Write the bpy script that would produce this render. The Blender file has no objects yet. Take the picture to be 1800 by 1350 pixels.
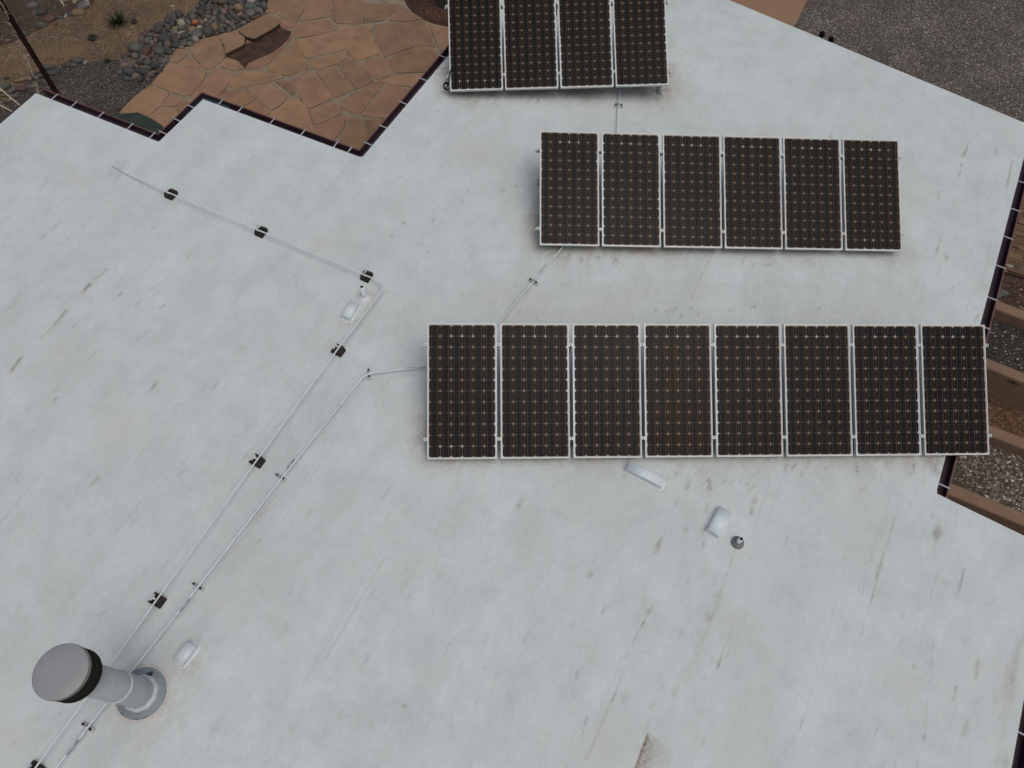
import bpy, bmesh, math, random
import numpy as np
from mathutils import Vector, Matrix

# ------------------------------------------------------------------ camera, world, sun, exposure
S = bpy.context.scene
CAMZ = 11.0
up = Vector((-(850 - 900.), (1380 - 675.), 1248.)).normalized()          # world up, seen in camera axes
RX = Vector((0, 1, 0)).cross(up).normalized()
RY = up.cross(RX)
ROT = Matrix((RX, RY, up))                                              # world <- camera
cd = bpy.data.cameras.new('camera')
cam = bpy.data.objects.new('camera', cd)
S.collection.objects.link(cam)
cam.matrix_world = Matrix.Translation((0, 0, CAMZ)) @ ROT.to_4x4()
cd.sensor_fit = 'HORIZONTAL'; cd.sensor_width = 36.0; cd.lens = 1248. / 1800. * 36.
cd.clip_start = .1; cd.clip_end = 2000
S.camera = cam

SUN_EL, SUN_AZ = math.radians(70), math.radians(140)
w = bpy.data.worlds.new('World'); S.world = w; w.use_nodes = True
nt = w.node_tree
sky = nt.nodes.new('ShaderNodeTexSky'); sky.sky_type = 'NISHITA'; sky.sun_disc = False
sky.sun_elevation = SUN_EL; sky.sun_rotation = SUN_AZ
sky.air_density = 0.7; sky.dust_density = 9.0; sky.ozone_density = 3.0
bg = nt.nodes['Background']; bg.inputs[1].default_value = .14
nt.links.new(sky.outputs[0], bg.inputs[0])
sd = bpy.data.lights.new('sun', 'SUN'); sd.energy = 0.45; sd.angle = math.radians(60); sd.color = (.93, 1, .96)
sun = bpy.data.objects.new('sun', sd); S.collection.objects.link(sun)
sdir = Vector((math.sin(SUN_AZ) * math.cos(SUN_EL), math.cos(SUN_AZ) * math.cos(SUN_EL), math.sin(SUN_EL)))
sun.rotation_euler = sdir.to_track_quat('Z', 'Y').to_euler()
S.view_settings.view_transform = 'Standard'; S.view_settings.look = 'None'
S.view_settings.exposure = -0.84; S.view_settings.gamma = 1.0
S.render.engine = 'CYCLES'

# ------------------------------------------------------------------ measuring helpers (lay out plan positions on real planes)
RA, RB, RC = -0.012, 0.055, -7.91 + CAMZ
def rz(x, y): return RC + RA * x + RB * y                                # the roof is one shallow slope
def ray(px, py): return ROT @ Vector((px - 900., -(py - 675.), -1248.))
def on_roof(px, py, dz=0.):
    d = ray(px, py); t = (RC + dz - CAMZ) / (d.z - RA * d.x - RB * d.y)
    return Vector((d.x * t, d.y * t, CAMZ + d.z * t))
def on_ground(px, py, z=0.):
    d = ray(px, py); t = (z - CAMZ) / d.z
    return Vector((d.x * t, d.y * t, z))
RN = Vector((-RA, -RB, 1)).normalized()

def lin(c):
    c = c / 255.
    return c / 12.92 if c <= .04045 else ((c + .055) / 1.055) ** 2.4
def alb(r, g, b, e=.64): return (min(.9, lin(r) / e), min(.9, lin(g) / e), min(.9, lin(b) / e), 1)

# ------------------------------------------------------------------ object helpers
def tag(o, label=None, cat=None, group=None, kind=None):
    if label: o['label'] = label
    if cat: o['category'] = cat
    if group: o['group'] = group
    if kind: o['kind'] = kind
    return o
def empty(name, loc=(0, 0, 0)):
    o = bpy.data.objects.new(name, None); o.location = loc; o.empty_display_size = .1
    S.collection.objects.link(o); return o
def link(name, me, parent=None, world_loc=None):
    o = bpy.data.objects.new(name, me); S.collection.objects.link(o)
    if parent:
        o.parent = parent
        o.location = -Vector(parent.location) if world_loc is None else world_loc
    return o
def build(name, bm, mats, parent=None, smooth=False, local=False):
    me = bpy.data.meshes.new(name)
    bmesh.ops.recalc_face_normals(bm, faces=bm.faces[:])
    bm.to_mesh(me); bm.free()
    for m in (mats if isinstance(mats, (list, tuple)) else [mats]): me.materials.append(m)
    if smooth:
        for p in me.polygons: p.use_smooth = True
    return link(name, me, parent, (0, 0, 0) if local else None)
def box(bm, c, ax, ay, az, mi=0):
    c = Vector(c); ax, ay, az = Vector(ax), Vector(ay), Vector(az)
    vs = [bm.verts.new(c + ax * i + ay * j + az * k) for k in (-1, 1) for j in (-1, 1) for i in (-1, 1)]
    fs = []
    for f in ((0, 1, 3, 2), (4, 6, 7, 5), (0, 4, 5, 1), (2, 3, 7, 6), (0, 2, 6, 4), (1, 5, 7, 3)):
        fc = bm.faces.new([vs[i] for i in f]); fc.material_index = mi; fs.append(fc)
    return fs
def frame_for(d):
    d = d.normalized(); a = Vector((0, 0, 1)) if abs(d.z) < .9 else Vector((1, 0, 0))
    x = a.cross(d).normalized(); return x, d.cross(x)
def tube(bm, pts, r, n=10, cap=True, mi=0):
    pts = [Vector(p) for p in pts]; rings = []
    rs = r if isinstance(r, (list, tuple)) else [r] * len(pts)
    for i, p in enumerate(pts):
        d = (pts[min(i + 1, len(pts) - 1)] - pts[max(i - 1, 0)])
        x, y = frame_for(d)
        rings.append([bm.verts.new(p + (x * math.cos(t) + y * math.sin(t)) * rs[i]) for t in [2 * math.pi * k / n for k in range(n)]])
    for a, b in zip(rings, rings[1:]):
        for k in range(n):
            f = bm.faces.new((a[k], a[(k + 1) % n], b[(k + 1) % n], b[k])); f.material_index = mi; f.smooth = True
    if cap:
        for rg in (rings[0][::-1], rings[-1]):
            f = bm.faces.new(rg); f.material_index = mi
    return rings
def lathe(bm, base, prof, n=40, axis=Vector((0, 0, 1)), mi=0, smooth=True):
    x, y = frame_for(axis); axis = axis.normalized(); rings = []
    for r, h in prof:
        if r <= 1e-6: rings.append([bm.verts.new(base + axis * h)])
        else: rings.append([bm.verts.new(base + axis * h + (x * math.cos(t) + y * math.sin(t)) * r) for t in [2 * math.pi * k / n for k in range(n)]])
    for a, b in zip(rings, rings[1:]):
        for k in range(n):
            q = (k + 1) % n
            if len(a) == 1 and len(b) == 1: continue
            if len(a) == 1: f = bm.faces.new((a[0], b[q], b[k]))
            elif len(b) == 1: f = bm.faces.new((a[k], a[q], b[0]))
            else: f = bm.faces.new((a[k], a[q], b[q], b[k]))
            f.material_index = mi; f.smooth = smooth
def prism(bm, pts, dz, mi=0, side=None):
    """pts: world points of the top outline; extruded down by dz"""
    t = [bm.verts.new(p) for p in pts]; b = [bm.verts.new(Vector(p) - Vector((0, 0, dz))) for p in pts]
    f = bm.faces.new(t); f.material_index = mi
    bm.faces.new(b[::-1]).material_index = mi if side is None else side
    n = len(pts)
    for i in range(n):
        q = bm.faces.new((t[i], b[i], b[(i + 1) % n], t[(i + 1) % n])); q.material_index = mi if side is None else side
    return f

# ------------------------------------------------------------------ materials
def nodes(name):
    m = bpy.data.materials.new(name); m.use_nodes = True
    n = m.node_tree; return m, n, n.nodes['Principled BSDF'], n.links
def N(n, t, **kw):
    x = n.nodes.new(t)
    for k, v in kw.items(): setattr(x, k, v)
    return x
def coords(n, scale=(1, 1, 1), rot=(0, 0, 0), src='Object'):
    tc = N(n, 'ShaderNodeTexCoord'); mp = N(n, 'ShaderNodeMapping')
    n.links.new(tc.outputs[src], mp.inputs[0]); mp.inputs['Scale'].default_value = scale; mp.inputs['Rotation'].default_value = rot
    return mp.outputs[0]
def noise(n, vec, sc, det=4, rough=.55, dist=0.):
    x = N(n, 'ShaderNodeTexNoise'); x.inputs['Scale'].default_value = sc; x.inputs['Detail'].default_value = det
    x.inputs['Roughness'].default_value = rough; x.inputs['Distortion'].default_value = dist
    n.links.new(vec, x.inputs['Vector']); return x.outputs['Fac']
def ramp(n, fac, stops):
    r = N(n, 'ShaderNodeValToRGB'); el = r.color_ramp.elements
    while len(el) < len(stops): el.new(.5)
    for e, (p, c) in zip(el, stops): e.position = p; e.color = c if len(c) == 4 else (*c, 1)
    n.links.new(fac, r.inputs[0]); return r.outputs[0]
def mix(n, fac, a, b, mode='MIX'):
    x = N(n, 'ShaderNodeMix', data_type='RGBA', blend_type=mode)
    for sock, v in ((0, fac), (6, a), (7, b)):
        if hasattr(v, 'links') or isinstance(v, bpy.types.NodeSocket): n.links.new(v, x.inputs[sock])
        else: x.inputs[sock].default_value = v
    return x.outputs[2]
def bump(n, bsdf, h, dist=.01, st=.5):
    b = N(n, 'ShaderNodeBump'); b.inputs['Distance'].default_value = dist; b.inputs['Strength'].default_value = st
    n.links.new(h, b.inputs['Height']); n.links.new(b.outputs[0], bsdf.inputs['Normal'])
def g(v): return (v, v, v, 1)
def simple(name, col, rough=.6, metal=0., var=.25, sc=6., bmp=0., bsc=60., spec=.5):
    m, n, p, L = nodes(name); v = coords(n)
    f = noise(n, v, sc, 5)
    dark = tuple(c * (1 - var) for c in col[:3]) + (1,); lite = tuple(min(.95, c * (1 + var)) for c in col[:3]) + (1,)
    L.new(ramp(n, f, [(.3, dark), (.7, lite)]), p.inputs['Base Color'])
    p.inputs['Roughness'].default_value = rough; p.inputs['Metallic'].default_value = metal; p.inputs['Specular IOR Level'].default_value = spec
    if bmp: bump(n, p, noise(n, v, bsc, 4), bmp, .6)
    return m
def gravel(name, cols, size=.03, patch=None, bmp=.012, seed=0., lights=.0):
    """cols: list of (pos, albedo) run over random stone colours"""
    m, n, p, L = nodes(name); v0 = coords(n)
    va = N(n, 'ShaderNodeVectorMath', operation='ADD'); va.inputs[1].default_value = (seed, seed * .7, 0); L.new(v0, va.inputs[0]); v = va.outputs[0]
    # distort the lattice so stones are irregular
    nz = N(n, 'ShaderNodeTexNoise'); nz.inputs['Scale'].default_value = .6 / size; L.new(v, nz.inputs['Vector'])
    ms = N(n, 'ShaderNodeVectorMath', operation='SCALE'); L.new(nz.outputs['Color'], ms.inputs[0]); ms.inputs['Scale'].default_value = size * .9
    ad = N(n, 'ShaderNodeVectorMath', operation='ADD'); L.new(v, ad.inputs[0]); L.new(ms.outputs[0], ad.inputs[1])
    vo = N(n, 'ShaderNodeTexVoronoi', feature='F1'); vo.inputs['Scale'].default_value = 1 / size; L.new(ad.outputs[0], vo.inputs['Vector'])
    sp = N(n, 'ShaderNodeSeparateColor'); L.new(vo.outputs['Color'], sp.inputs[0])
    c = ramp(n, sp.outputs[0], cols)
    big = noise(n, v, 1.1, 4)
    c = mix(n, 1., c, ramp(n, big, [(.3, g(.72)), (.7, g(1.2))]), 'MULTIPLY')
    # colour darkens towards the edges between stones
    edge = N(n, 'ShaderNodeTexVoronoi', feature='DISTANCE_TO_EDGE'); edge.inputs['Scale'].default_value = 1 / size; L.new(ad.outputs[0], edge.inputs['Vector'])
    c = mix(n, 1., c, ramp(n, edge.outputs[0], [(.0, g(.45)), (.14, g(1.))]), 'MULTIPLY')
    if patch:
        f = ramp(n, noise(n, v, patch[1], 5, .65), [(patch[2], g(0)), (patch[2] + .16, g(1))])
        fine = noise(n, v, 45, 3)
        pc = mix(n, fine, tuple(q * .7 for q in patch[0][:3]) + (1,), tuple(q * 1.3 for q in patch[0][:3]) + (1,))
        c = mix(n, f, c, pc)
    L.new(c, p.inputs['Base Color']); p.inputs['Roughness'].default_value = .9
    inv = ramp(n, vo.outputs['Distance'], [(0, g(1)), (.6, g(0))])
    bump(n, p, inv, bmp, .8)
    return m
def attr_mat(name, attr, rough=.7, bmp=0., bsc=50., var=.12, vsc=12., spec=.5):
    m, n, p, L = nodes(name); a = N(n, 'ShaderNodeAttribute', attribute_name=attr); v = coords(n)
    c = mix(n, 1., a.outputs['Color'], ramp(n, noise(n, v, vsc, 6, .6), [(.3, g(1 - var)), (.7, g(1 + var))]), 'MULTIPLY')
    L.new(c, p.inputs['Base Color']); p.inputs['Roughness'].default_value = rough; p.inputs['Specular IOR Level'].default_value = spec
    if bmp: bump(n, p, noise(n, v, bsc, 4), bmp, .6)
    return m

GA = math.radians(62.5); GU = Vector((math.cos(GA), math.sin(GA), 0)); GV = Vector((math.sin(GA), -math.cos(GA), 0))

def roof_material():
    m, n, p, L = nodes('white_roof_coating')
    v = coords(n, (1, 1, 1))
    st = coords(n, (1, 1, 1), (0, 0, -GA))          # x runs along the roofing sheets
    sc1 = N(n, 'ShaderNodeMapping'); L.new(st, sc1.inputs[0]); sc1.inputs['Scale'].default_value = (.55, 1.6, 1)
    base = ramp(n, noise(n, sc1.outputs[0], 1.5, 8, .62), [(.30, (.572, .640, .628)), (.48, (.612, .684, .674)), (.68, (.644, .716, .712))])
    pat = ramp(n, noise(n, v, 2.3, 8, .62, .5), [(.36, g(.945)), (.60, g(1.035))])
    base = mix(n, 1., base, pat, 'MULTIPLY')
    # brushed streaks
    sc2 = N(n, 'ShaderNodeMapping'); L.new(st, sc2.inputs[0]); sc2.inputs['Scale'].default_value = (1.2, 7, 1)
    base = mix(n, 1., base, ramp(n, noise(n, sc2.outputs[0], 3., 5, .6), [(.3, g(.985)), (.7, g(1.012))]), 'MULTIPLY')
    # fine mottle
    base = mix(n, 1., base, ramp(n, noise(n, v, 26, 4, .7), [(.32, g(.955)), (.68, g(1.035))]), 'MULTIPLY')
    base = mix(n, 1., base, ramp(n, noise(n, v, 9, 6, .65), [(.36, g(.975)), (.62, g(1.012))]), 'MULTIPLY')
    # faint warm dust patches
    f = ramp(n, noise(n, v, .8, 5, .6), [(.5, g(0)), (.72, g(.45))])
    base = mix(n, f, base, (.60, .60, .565, 1))
    # laps between the roofing sheets and round marks left by dried puddles
    lap = N(n, 'ShaderNodeSeparateXYZ'); L.new(st, lap.inputs[0])
    wv = N(n, 'ShaderNodeMath', operation='MULTIPLY_ADD'); L.new(lap.outputs[1], wv.inputs[0]); wv.inputs[1].default_value = 1.05; wv.inputs[2].default_value = .3
    fr = N(n, 'ShaderNodeMath', operation='FRACT'); L.new(wv.outputs[0], fr.inputs[0])
    ll = ramp(n, fr.outputs[0], [(0, g(0)), (.488, g(0)), (.4995, g(1)), (.5005, g(.25)), (.53, g(0)), (1, g(0))])
    lm = N(n, 'ShaderNodeMath', operation='MULTIPLY'); L.new(ll, lm.inputs[0]); L.new(ramp(n, noise(n, v, 1.9, 4, .6), [(.42, g(.0)), (.62, g(.30))]), lm.inputs[1])
    base = mix(n, lm.outputs[0], base, (.40, .40, .375, 1))
    pv = noise(n, v, .55, 3, .5, .3)
    pr = ramp(n, pv, [(.52, g(0)), (.535, g(.16)), (.54, g(.02)), (.60, g(.0)), (.612, g(.12)), (.617, g(0))])
    base = mix(n, pr, base, (.50, .49, .45, 1))
    # short dark ticks where the coating has split along the sheets
    sc3 = N(n, 'ShaderNodeMapping'); L.new(st, sc3.inputs[0]); sc3.inputs['Scale'].default_value = (2.2, 34, 1)
    t1 = ramp(n, noise(n, sc3.outputs[0], 1.6, 2, .5), [(.70, g(0)), (.76, g(1))])
    t2 = ramp(n, noise(n, v, 1.4, 3, .6), [(.5, g(0)), (.62, g(.55))])
    mt = N(n, 'ShaderNodeMath', operation='MULTIPLY'); L.new(t1, mt.inputs[0]); L.new(t2, mt.inputs[1])
    base = mix(n, mt.outputs[0], base, (.34, .31, .27, 1))
    # dirt carried by the sheet itself
    a = N(n, 'ShaderNodeAttribute', attribute_name='dirt')
    brk = ramp(n, noise(n, v, 38, 4, .7), [(.36, g(.45)), (.62, g(1.25))])
    ml = N(n, 'ShaderNodeMath', operation='MULTIPLY', use_clamp=True); L.new(a.outputs['Alpha'], ml.inputs[0]); L.new(brk, ml.inputs[1])
    base = mix(n, ml.outputs[0], base, a.outputs['Color'])
    L.new(base, p.inputs['Base Color']); p.inputs['Roughness'].default_value = .62; p.inputs['Specular IOR Level'].default_value = .3
    b = N(n, 'ShaderNodeMath', operation='ADD'); L.new(noise(n, sc2.outputs[0], 2., 4), b.inputs[0]); L.new(noise(n, v, 5, 4), b.inputs[1])
    bump(n, p, b.outputs[0], .008, .4)
    return m
M = {}
M['roof'] = roof_material()
M['roof_edge'] = simple('white_roof_edge', (.66, .69, .70, 1), .6, var=.06)
M['white'] = simple('white_paint', (.70, .80, .82, 1), .45, var=.06, sc=9)
M['conduit'] = simple('conduit_paint', (.70, .79, .79, 1), .6, var=.08, sc=9)
M['white_old'] = simple('weathered_white_paint', (.56, .585, .59, 1), .55, var=.16, sc=14)
M['alu'] = simple('aluminium_frame', (.60, .65, .635, 1), .42, .1, var=.05)
M['rail'] = simple('dull_aluminium', (.40, .42, .43, 1), .45, .5, var=.12)
M['black'] = simple('black_plastic', (.006, .006, .006, 1), .7, var=.3, spec=.15)
M['rubber'] = simple('dark_rubber', (.04, .035, .031, 1), .85, var=.5, sc=40, bmp=.003, spec=.15)
M['gutter'] = simple('dark_plum_gutter', alb(50, 39, 46), .6, var=.2, sc=3, spec=.25)
M['gutter_rim'] = simple('red_brown_gutter_rim', alb(84, 56, 54), .55, var=.25, sc=8)
M['strap'] = simple('white_strap', (.40, .40, .42, 1), .5, var=.1)
M['stucco'] = simple('tan_stucco', (.30, .215, .155, 1), .9, var=.12, bmp=.01)
M['hole'] = simple('dark_hole', (.004, .004, .004, 1), .9)

def peeled(name, base, under, sc, thr):
    m, n, p, L = nodes(name); v = coords(n)
    b = ramp(n, noise(n, v, 7, 5), [(.3, tuple(c * .88 for c in base)), (.7, tuple(min(.9, c * 1.06) for c in base))])
    f = ramp(n, noise(n, v, sc, 5, .6), [(thr, g(0)), (thr + .015, g(1))])
    L.new(mix(n, f, b, (*under, 1)), p.inputs['Base Color']); p.inputs['Roughness'].default_value = .5
    return m
M['flue'] = peeled('painted_flue_steel', (.44, .49, .495), (.05, .055, .06), 6.0, .74)
M['flange'] = peeled('peeling_flange_paint', (.23, .275, .29), (.03, .035, .045), 9.0, .60)
M['cap'] = simple('grey_cap_steel', (.31, .325, .33, 1), .5, 0, var=.05, sc=4)
M['hood_peel'] = peeled('peeling_white_hood', (.70, .78, .81), (.07, .075, .08), 11., .665)

# ------------------------------------------------------------------ house: roof, fascia, gutters, walls
P = dict(I0=(0, 218), A0=(63, 163.7), A1=(279, 249.3), B1=(357, 174.5), C1=(636.1, 277.2), G0=(1282, 0), G1=(1814.5, 221.5),
         E1=(1645.5, 866.9), F1=(1848, 965), H1=(1778, 1350))
W = {k: on_roof(*v) for k, v in P.items()}
def rp(x, y): return Vector((x, y, rz(x, y)))
apex = rp(1.33, 13.63)
Hdir = (W['H1'] - W['F1']).normalized()
c_low = W['H1'] + Hdir * 9
c_low = rp(c_low.x, c_low.y)
outline = [W['A0'], W['A1'], W['B1'], W['C1'], apex, W['G1'], W['E1'], W['F1'], c_low, rp(-11.77, -.72)]
XY = np.array([[p.x, p.y] for p in outline])

house = empty('house', (-1, 4, 0))
tag(house, 'low building under a wide white-coated flat roof edged with dark plum gutters', 'house')
bm = bmesh.new(); prism(bm, [p - Vector((0, 0, .004)) for p in outline], .16)
build('roof_deck', bm, M['roof_edge'], house)

def inset_poly(pts, d):
    out = []; n = len(pts)
    for i in range(n):
        a, b, c = pts[i - 1], pts[i], pts[(i + 1) % n]
        e1 = Vector((b.x - a.x, b.y - a.y)).normalized(); e2 = Vector((c.x - b.x, c.y - b.y)).normalized()
        n1 = Vector((e1.y, -e1.x)); n2 = Vector((e2.y, -e2.x)); mt = (n1 + n2); mt = mt / max(.3, mt.dot(n1))
        out.append(Vector((b.x + mt.x * d, b.y + mt.y * d, b.z)))
    return out
area = sum(outline[i - 1].x * outline[i].y - outline[i].x * outline[i - 1].y for i in range(len(outline)))
sgn = -1 if area > 0 else 1
walls = inset_poly(outline, .32 * sgn)
bm = bmesh.new()
for i in range(len(walls)):
    a, b = walls[i - 1], walls[i]
    vs = [bm.verts.new((a.x, a.y, -.02)), bm.verts.new((b.x, b.y, -.02)), bm.verts.new((b.x, b.y, rz(b.x, b.y) - .166)), bm.verts.new((a.x, a.y, rz(a.x, a.y) - .166))]
    bm.faces.new(vs)
bmesh.ops.remove_doubles(bm, verts=bm.verts[:], dist=.001)
build('wall', bm, M['stucco'], house)

# roof coating: a fine sheet whose vertices carry the dirt and stains
rng = np.random.default_rng(5)
uax = np.array([GU.x, GU.y]); vax = np.array([GV.x, GV.y])
U, V = XY @ uax, XY @ vax
du, dv = .045, .019
nu, nv = int((U.max() - U.min()) / du) + 2, int((V.max() - V.min()) / dv) + 2
uu = U.min() + np.arange(nu) * du; vv = V.min() + np.arange(nv) * dv
gu, gv = np.meshgrid(uu, vv, indexing='ij')
gx = gu * uax[0] + gv * vax[0]; gy = gu * uax[1] + gv * vax[1]
def inside(x, y, poly):
    r = np.zeros(x.shape, bool); n = len(poly)
    for i in range(n):
        x1, y1 = poly[i - 1]; x2, y2 = poly[i]
        c = (y1 > y) != (y2 > y)
        xi = (x2 - x1) * (y - y1) / (y2 - y1 + 1e-12) + x1
        r ^= c & (x < xi)
    return r
# leave out the far lower part of the sheet that no view of this roof reaches
ins = inside(gx, gy, XY) & (gy > -3.2)
cell = ins[:-1, :-1] | ins[1:, :-1] | ins[:-1, 1:] | ins[1:, 1:]
need = np.zeros_like(ins)
for a in (0, 1):
    for b in (0, 1): need[a:nu - 1 + a, b:nv - 1 + b] |= cell
outv = need & ~ins & (gy > -3.3)
ox, oy = gx[outv], gy[outv]; best = np.full(ox.shape, 1e9); bx, by = ox.copy(), oy.copy()
for i in range(len(XY)):
    a, b = XY[i - 1], XY[i]; d = b - a
    t = np.clip(((ox - a[0]) * d[0] + (oy - a[1]) * d[1]) / (d @ d), 0, 1)
    qx, qy = a[0] + t * d[0], a[1] + t * d[1]; dist = (qx - ox) ** 2 + (qy - oy) ** 2
    k = dist < best; best[k] = dist[k]; bx[k] = qx[k]; by[k] = qy[k]
bad = best > .12 ** 2
bx[bad] = ox[bad]; by[bad] = oy[bad]
gx[outv] = bx; gy[outv] = by
idx = -np.ones(ins.shape, np.int64); idx[need] = np.arange(need.sum())
X, Y = gx[need], gy[need]
Z = RC + RA * X + RB * Y
quads = np.stack([idx[:-1, :-1][cell], idx[1:, :-1][cell], idx[1:, 1:][cell], idx[:-1, 1:][cell]], 1)
me = bpy.data.meshes.new('roof_coating')
me.vertices.add(len(X)); me.vertices.foreach_set('co', np.stack([X, Y, Z], 1).astype(np.float32).ravel())
me.loops.add(quads.size); me.loops.foreach_set('vertex_index', quads.astype(np.int32).ravel())
me.polygons.add(len(quads)); me.polygons.foreach_set('loop_start', (np.arange(len(quads)) * 4).astype(np.int32))
me.polygons.foreach_set('loop_total', np.full(len(quads), 4, np.int32))
me.update(); me.validate()
me.polygons.foreach_set('use_smooth', np.ones(len(me.polygons), bool))

UU = X * uax[0] + Y * uax[1]; VV = X * vax[0] + Y * vax[1]
def vnoise(x, y, seed):
    r = np.random.default_rng(seed).random((256, 256))
    xi, yi = np.floor(x).astype(int), np.floor(y).astype(int); fx, fy = x - xi, y - yi
    fx = fx * fx * (3 - 2 * fx); fy = fy * fy * (3 - 2 * fy)
    h = lambda a, b: r[a % 256, b % 256]
    return (h(xi, yi) * (1 - fx) + h(xi + 1, yi) * fx) * (1 - fy) + (h(xi, yi + 1) * (1 - fx) + h(xi + 1, yi + 1) * fx) * fy
col = np.tile(np.array([.40, .36, .30]), (len(X), 1)); al = np.zeros(len(X))
def lay(sel, a, c):
    """put a stain of strength a (array over sel) and colour c on the sheet"""
    global col, al
    a = np.clip(a, 0, 1); na = al[sel] + a * (1 - al[sel])
    k = np.where(na > 1e-5, a / np.maximum(na, 1e-5), 0)[:, None]
    col[sel] = col[sel] * (1 - k) + np.array(c) * k; al[sel] = na
def seg(p, q, wdt, c, s, rough=1., seed=0, soft=1.):
    """streak between two roof points given in plan"""
    p, q = np.array(p[:2]), np.array(q[:2]); d = q - p; Ln = np.hypot(*d) + 1e-6; d = d / Ln
    lo, hi = np.minimum(p, q) - wdt * 3, np.maximum(p, q) + wdt * 3
    sel = np.where((X > lo[0]) & (X < hi[0]) & (Y > lo[1]) & (Y < hi[1]))[0]
    if not len(sel): return
    x, y = X[sel] - p[0], Y[sel] - p[1]; t = x * d[0] + y * d[1]; o = -x * d[1] + y * d[0]
    o = o + (vnoise(t * 6 + seed, t * 0 + seed * 3.1, 3) - .5) * wdt * 1.5 * rough
    ww = wdt * (.35 + 1.2 * vnoise(t * 9 + seed * 5, t * 0 + 7., 4))
    e = np.clip(1 - np.maximum(-t, t - Ln) / (wdt * 1.5), 0, 1)
    a = np.exp(-(o / ww) ** 2 * soft) * np.minimum(e, 1) * (.25 + .9 * vnoise(t * 14 + seed, o * 30, 6))
    lay(sel, a * s, c)
def blob(p, ru, rv, c, s, seed=0, ang=0.):
    c0, s0 = math.cos(ang), math.sin(ang)
    u0, v0 = p[0] * uax[0] + p[1] * uax[1], p[0] * vax[0] + p[1] * vax[1]; R = max(ru, rv) * 2
    sel = np.where((abs(UU - u0) < R) & (abs(VV - v0) < R))[0]
    if not len(sel): return
    a_, b_ = UU[sel] - u0, VV[sel] - v0
    x = (a_ * c0 + b_ * s0) / ru; y = (-a_ * s0 + b_ * c0) / rv
    r = np.sqrt(x * x + y * y) + (vnoise(UU[sel] * 9 + seed, VV[sel] * 22 + seed, 8) - .5) * .9
    lay(sel, np.clip(1.25 - r, 0, 1) * (.4 + .8 * vnoise(UU[sel] * 22, VV[sel] * 40 + seed, 9)) * s, c)
def rr(px, py): return on_roof(px, py)
BR, DK, WM, GY = (.27, .215, .155), (.10, .085, .07), (.50, .45, .38), (.42, .43, .43)
# broken line of splits on the left, ending at (185,475)
for a, b, w_, s, c in [((186, 475), (166, 490), .013, .95, BR), ((158, 498), (151, 509), .014, .95, DK), ((147, 514), (132, 532), .014, .5, BR),
                       ((118, 546), (92, 574), .013, .95, DK), ((112, 552), (90, 578), .03, .5, WM), ((86, 582), (70, 597), .014, .7, BR), ((39, 627), (20, 652), .013, .95, DK),
                       ((36, 632), (18, 655), .028, .5, WM), ((205, 470), (201, 476), .016, .5, DK), ((185, 478), (148, 514), .030, .45, WM), ((120, 546), (88, 580), .032, .5, WM), ((262, 503), (240, 534), .020, .3, WM), ((156, 500), (150, 508), .016, .9, DK), ((270, 505), (264, 512), .012, .8, DK), ((214, 515), (208, 521), .012, .8, DK),
                       ((245, 530), (238, 539), .01, .6, DK), ((101, 698), (97, 706), .014, .8, DK), ((274, 672), (265, 686), .012, .7, DK), ((382, 675), (374, 686), .012, .6, DK),
                       ((80, 412), (74, 417), .014, .7, BR), ((35, 682), (10, 710), .012, .5, GY), ((178, 608), (95, 690), .012, .45, GY), ((283, 560), (240, 602), .012, .45, GY),
                       ((1705, 245), (1693, 275), .012, .7, BR), ((1690, 288), (1684, 312), .012, .55, DK), ((1752, 260), (1748, 275), .012, .5, BR), ((1783, 268), (1770, 330), .010, .75, BR),
                       ((1655, 408), (1645, 447), .010, .75, BR), ((1742, 335), (1734, 355), .010, .4, BR), ((1740, 430), (1730, 480), .008, .35, BR),
                       ((1721, 550), (1716, 565), .016, .5, BR), ((1705, 520), (1698, 548), .010, .4, BR), ((1652, 335), (1648, 350), .012, .35, BR),
                       ((1573, 910), (1548, 992), .010, .5, BR), ((1548, 992), (1526, 1075), .012, .8, BR), ((1526, 1075), (1508, 1140), .009, .45, BR), ((1695, 1000), (1678, 1068), .010, .7, DK),
                       ((1062, 1069), (1058, 1082), .010, .8, DK), ((1215, 1088), (1210, 1100), .010, .6, BR), ((1131, 1092), (1128, 1102), .014, .8, DK), ((1150, 1058), (1100, 1155), .008, .5, BR),
                       ((1092, 1190), (1060, 1268), .009, .6, BR), ((1060, 1268), (1032, 1335), .009, .5, BR), ((1032, 1262), (1024, 1291), .012, .85, DK), ((1266, 1157), (1262, 1172), .010, .55, DK),
                       ((1625, 1290), (1612, 1348), .008, .65, DK), ((1640, 1130), (1625, 1290), .007, .35, BR), ((1285, 1100), (1262, 1172), .007, .4, BR), ((1017, 1180), (1012, 1192), .014, .5, DK),
                       ((145, 1285), (133, 1296), .01, .5, BR), ((32, 1300), (20, 1312), .018, .4, BR), ((545, 700), (470, 800), .008, .25, GY), ((300, 830), (180, 985), .008, .3, GY)]:
    seg(rr(*a), rr(*b), w_, c, s, seed=a[0] % 50)
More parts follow.
